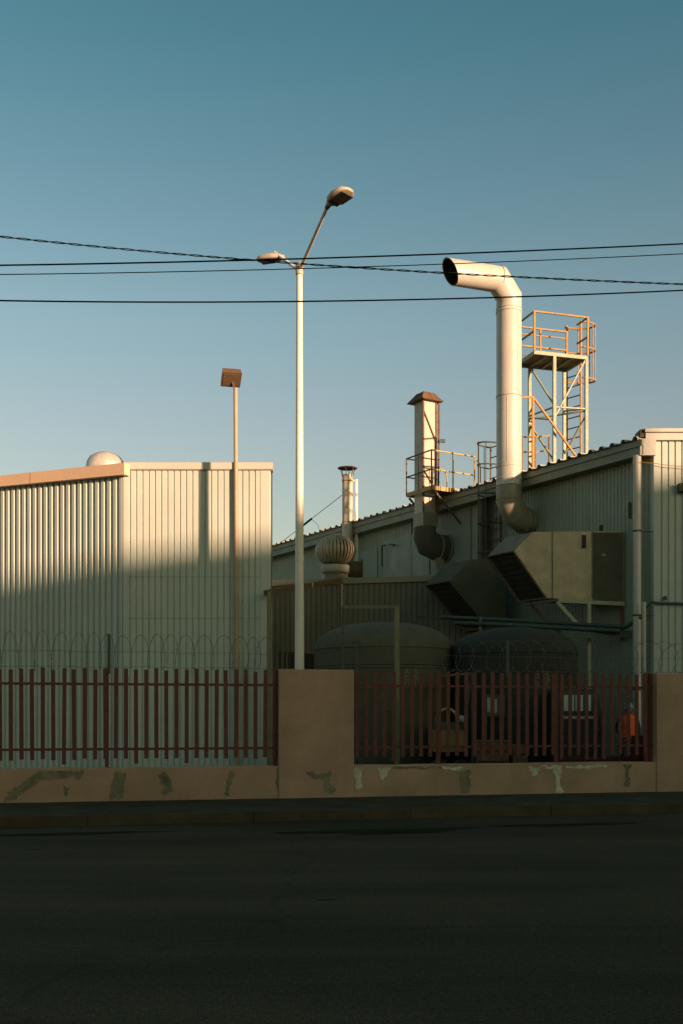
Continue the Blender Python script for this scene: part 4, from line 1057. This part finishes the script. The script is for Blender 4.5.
# worker
def person():
    Yp = 24.2; X0 = P(628, 0, Yp).x; base = V((X0, Yp, GZ))
    root = thing('person', 'person in orange vest and pale helmet between the dark van and the right pillar', 'person', base)
    me = bpy.data.meshes.new('body')
    H = 1.68
    J = {'pel': (0, 0, .93), 'sp': (0, .01, 1.12), 'ch': (0, 0, 1.33), 'nk': (0, 0, 1.46), 'hd0': (0, -.01, 1.52), 'hd1': (0, -.015, 1.60), 'hd2': (0, 0, 1.66),
         'sl': (-.18, 0, 1.40), 'el': (-.25, .02, 1.12), 'wl': (-.20, -.16, .95), 'hl': (-.18, -.22, .90),
         'sr': (.18, 0, 1.40), 'er': (.26, .02, 1.13), 'wr': (.24, -.10, .92), 'hr': (.23, -.14, .85),
         'pl': (-.09, 0, .88), 'kl': (-.11, -.03, .50), 'al': (-.12, .02, .09), 'fl': (-.14, -.13, .04),
         'pr': (.09, 0, .88), 'kr': (.11, .01, .50), 'ar': (.12, .04, .09), 'fr': (.15, -.11, .04), 'ns': (0, -.11, 1.575)}
    Rr = {'pel': .15, 'sp': .135, 'ch': .16, 'nk': .055, 'hd0': .075, 'hd1': .095, 'hd2': .085, 'sl': .065, 'el': .045, 'wl': .032, 'hl': .038, 'sr': .065, 'er': .045, 'wr': .032, 'hr': .038,
          'pl': .10, 'kl': .065, 'al': .045, 'fl': .042, 'pr': .10, 'kr': .065, 'ar': .045, 'fr': .042, 'ns': .014}
    E = [('pel', 'sp'), ('sp', 'ch'), ('ch', 'nk'), ('nk', 'hd0'), ('hd0', 'hd1'), ('hd1', 'hd2'), ('hd1', 'ns'), ('ch', 'sl'), ('sl', 'el'), ('el', 'wl'), ('wl', 'hl'), ('ch', 'sr'), ('sr', 'er'), ('er', 'wr'), ('wr', 'hr'),
         ('pel', 'pl'), ('pl', 'kl'), ('kl', 'al'), ('al', 'fl'), ('pel', 'pr'), ('pr', 'kr'), ('kr', 'ar'), ('ar', 'fr')]
    ks = list(J); me.from_pydata([J[k] for k in ks], [(ks.index(a), ks.index(c)) for a, c in E], [])
    o = bpy.data.objects.new('body', me); COL.objects.link(o)
    md = o.modifiers.new('s', 'SKIN'); 
    for i, k in enumerate(ks): me.skin_vertices[0].data[i].radius = (Rr[k], Rr[k] * (.72 if k in ('pel', 'sp', 'ch') else 1))
    me.skin_vertices[0].data[0].use_root = True
    sb_ = o.modifiers.new('d', 'SUBSURF'); sb_.levels = sb_.render_levels = 2
    dg = bpy.context.evaluated_depsgraph_get(); m2 = bpy.data.meshes.new_from_object(o.evaluated_get(dg)); bpy.data.objects.remove(o)
    for m_ in (M['cloth'], M['skin']): m2.materials.append(m_)
    for p in m2.polygons:
        p.use_smooth = True; z = p.center.z; p.material_index = 1 if z > 1.47 or (z < .97 and abs(p.center.x) > .17 and z > .7) else 0
    o = bpy.data.objects.new('body', m2); COL.objects.link(o); o.parent = root
    # fingers
    fm = MB()
    for s_, h in ((-1, J['hl']), (1, J['hr'])):
        for i in range(4):
            c = base + V(h) + V(((i - 1.5) * .018, -.02, -.03)); fm.tube([c, c + V((0, -.01, -.035)), c + V((0, .012, -.06))], [.009, .008, .006], 6)
        c = base + V(h) + V((-s_ * .03, -.02, 0)); fm.tube([c, c + V((-s_ * .015, -.025, -.02)), c + V((-s_ * .008, -.03, -.045))], [.011, .009, .007], 6)
    fm.build('fingers', M['skin'], root)
    # vest: shell around torso
    prof = [(.93, .168, .125), (1.0, .172, .128), (1.12, .168, .125), (1.25, .185, .135), (1.36, .20, .135), (1.43, .17, .11), (1.47, .085, .085)]
    vs = []; fs = []; n = 24
    for z, rx, ry in prof:
        for k in range(n):
            t = 2 * math.pi * k / n; wv = 1 + .03 * math.sin(5 * t + z * 9); vs.append(base + V((math.cos(t) * rx * wv, math.sin(t) * ry * wv, z)))
    for i in range(len(prof) - 1):
        for k in range(n): a = i * n + k; c = i * n + (k + 1) % n; fs.append((a, c, c + n, a + n))
    MB().add(vs, fs, True).build('vest', M['vest'], root)
    b = MB(); b.lathe(base + V((0, -.01, 1.60)), [(.145, .0), (.145, .012), (.118, .02), (.115, .07), (.09, .12), (.04, .145), (.001, .15)], 20); b.build('helmet', M['helmet'], root)
person()

# ------------------------------------------------------------------ buildings across the street (behind the viewer) that cast the shade
AZ = math.radians(43); EL = math.radians(7.0)
sv = V((math.sin(AZ), -math.cos(AZ), 0)); pv = V((math.cos(AZ), math.sin(AZ), 0))
VD = 46.0
def CP(u, v, z): return pv * u - sv * v + Z * z
g = VD * math.tan(EL)
def across(label, prof, depth, m, name='warehouse'):
    poly = [CP(prof[0][0], -VD, 0)] + [CP(u, -VD, h + g) for u, h in prof] + [CP(prof[-1][0], -VD, 0)]
    root = thing(name, label, 'building', CP((prof[0][0] + prof[-1][0]) / 2, -VD, 0))
    MB().prism(poly, sv * depth).build('wall', m, root)
    b = MB()
    for i in range(len(prof) - 1):
        (u0, h0), (u1, h1) = prof[i], prof[i + 1]
        b.prism([CP(u0, -VD + .15, h0 + g + .004 - .3), CP(u1, -VD + .15, h1 + g + .004 - .3), CP(u1, -VD + .15, h1 + g + .004 - .12), CP(u0, -VD + .15, h0 + g + .004 - .12)], sv * .148)
    b.build('cornice', M['trim'], root)
    u = prof[0][0] + 3
    while u < prof[-1][0] - 3:
        for zq in (4, 9):
            MB().prism([CP(u - .8, -VD + .05, zq - .9), CP(u + .8, -VD + .05, zq - .9), CP(u + .8, -VD + .05, zq + .9), CP(u - .8, -VD + .05, zq + .9)], sv * .048).build('window', M['lens'], root)
        u += 6
    return root
across('wide brown brick warehouse across the street with a low pitched roof', [(-45, 8.0), (12.2, 8.36), (13.6, 8.17), (16.2, 8.26), (19.8, 8.5)], 20, M['brick'])
across('narrow unseen block across the street, added to shade the turbine ventilator, between the two brown warehouses', [(21.3, 11.1), (22.80, 11.1)], 6, M['brick'], 'shade_block')  # added block out of view, sized to keep the turbine ventilator in shade
across('narrow brown brick office block across the street beside the wide warehouse', [(19.82, 9.06), (21.28, 9.06)], 20, M['brick'], 'office_block')
across('long brown brick warehouse across the street, right of the added shading block', [(22.82, 9.06), (40, 9.1), (75, 9.1)], 20, M['brick'])

# ------------------------------------------------------------------ light
sun = bpy.data.lights.new('sun', 'SUN'); sun.energy = 5.0; sun.angle = math.radians(.8); sun.color = (1.0, .625, .41)
so = bpy.data.objects.new('sun', sun); COL.objects.link(so)
tosun = V((sv.x * math.cos(EL), sv.y * math.cos(EL), math.sin(EL)))
so.rotation_euler = tosun.to_track_quat('Z', 'Y').to_euler(); so.location = tosun * 50
w = bpy.data.worlds.new('World'); sc.world = w; w.use_nodes = True; nt = w.node_tree
bg = nt.nodes['Background']; sky = nt.nodes.new('ShaderNodeTexSky'); sky.sky_type = 'NISHITA'; sky.sun_disc = False
sky.sun_elevation = EL; sky.sun_rotation = math.atan2(sv.x, sv.y)
sky.air_density = 1.0; sky.dust_density = 1.2; sky.ozone_density = 1.0
mx = nt.nodes.new('ShaderNodeMix'); mx.data_type = 'RGBA'; mx.blend_type = 'MULTIPLY'; mx.inputs[0].default_value = 1
tc = nt.nodes.new('ShaderNodeTexCoord'); sp = nt.nodes.new('ShaderNodeSeparateXYZ'); nt.links.new(tc.outputs['Generated'], sp.inputs[0])
cr = nt.nodes.new('ShaderNodeValToRGB'); nt.links.new(sp.outputs[2], cr.inputs[0]); e = cr.color_ramp.elements
KS = 1 / 2.2
e[0].position = .12; e[0].color = (1.7 * KS, 1.42 * KS, 1.22 * KS, 1); e[1].position = .62; e[1].color = (.68 * KS, 1.2 * KS, 1.12 * KS, 1)
for p_, c_ in ((.25, (1.80, 1.56, 1.40)), (.345, (1.62, 1.66, 1.50)), (.54, (.80, 1.36, 1.25))):
    q = e.new(p_); q.color = (*[x * KS for x in c_], 1)
nt.links.new(cr.outputs[0], mx.inputs[7])
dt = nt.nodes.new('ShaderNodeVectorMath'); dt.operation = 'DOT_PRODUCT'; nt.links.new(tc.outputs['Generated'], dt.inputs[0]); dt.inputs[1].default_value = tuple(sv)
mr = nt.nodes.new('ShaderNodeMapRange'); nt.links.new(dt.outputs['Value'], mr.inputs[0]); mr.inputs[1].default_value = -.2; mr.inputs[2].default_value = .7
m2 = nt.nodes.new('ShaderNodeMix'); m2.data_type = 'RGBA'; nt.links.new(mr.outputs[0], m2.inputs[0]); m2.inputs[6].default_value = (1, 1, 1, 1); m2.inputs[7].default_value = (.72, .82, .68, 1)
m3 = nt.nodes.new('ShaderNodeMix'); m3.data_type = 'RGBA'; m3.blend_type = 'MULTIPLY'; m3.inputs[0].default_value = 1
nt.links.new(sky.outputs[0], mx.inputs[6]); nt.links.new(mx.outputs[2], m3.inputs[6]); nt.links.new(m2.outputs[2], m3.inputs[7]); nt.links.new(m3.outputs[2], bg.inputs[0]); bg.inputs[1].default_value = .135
# ------------------------------------------------------------------ camera
cam = bpy.data.cameras.new('camera'); co = bpy.data.objects.new('camera', cam); COL.objects.link(co); sc.camera = co
co.location = (0, 0, CH); co.rotation_euler = (math.radians(90), 0, 0)
cam.sensor_fit = 'VERTICAL'; cam.sensor_height = 36; cam.lens = 36 * F / H_; cam.shift_y = (HY - 512) / H_; cam.clip_end = 4000; cam.clip_start = .1
sc.view_settings.view_transform = 'Standard'; sc.view_settings.look = 'None'; sc.view_settings.exposure = .93; sc.view_settings.gamma = 1
sc.render.engine = 'CYCLES'
for o in sc.objects:
    if '_b' in o: del o['_b']
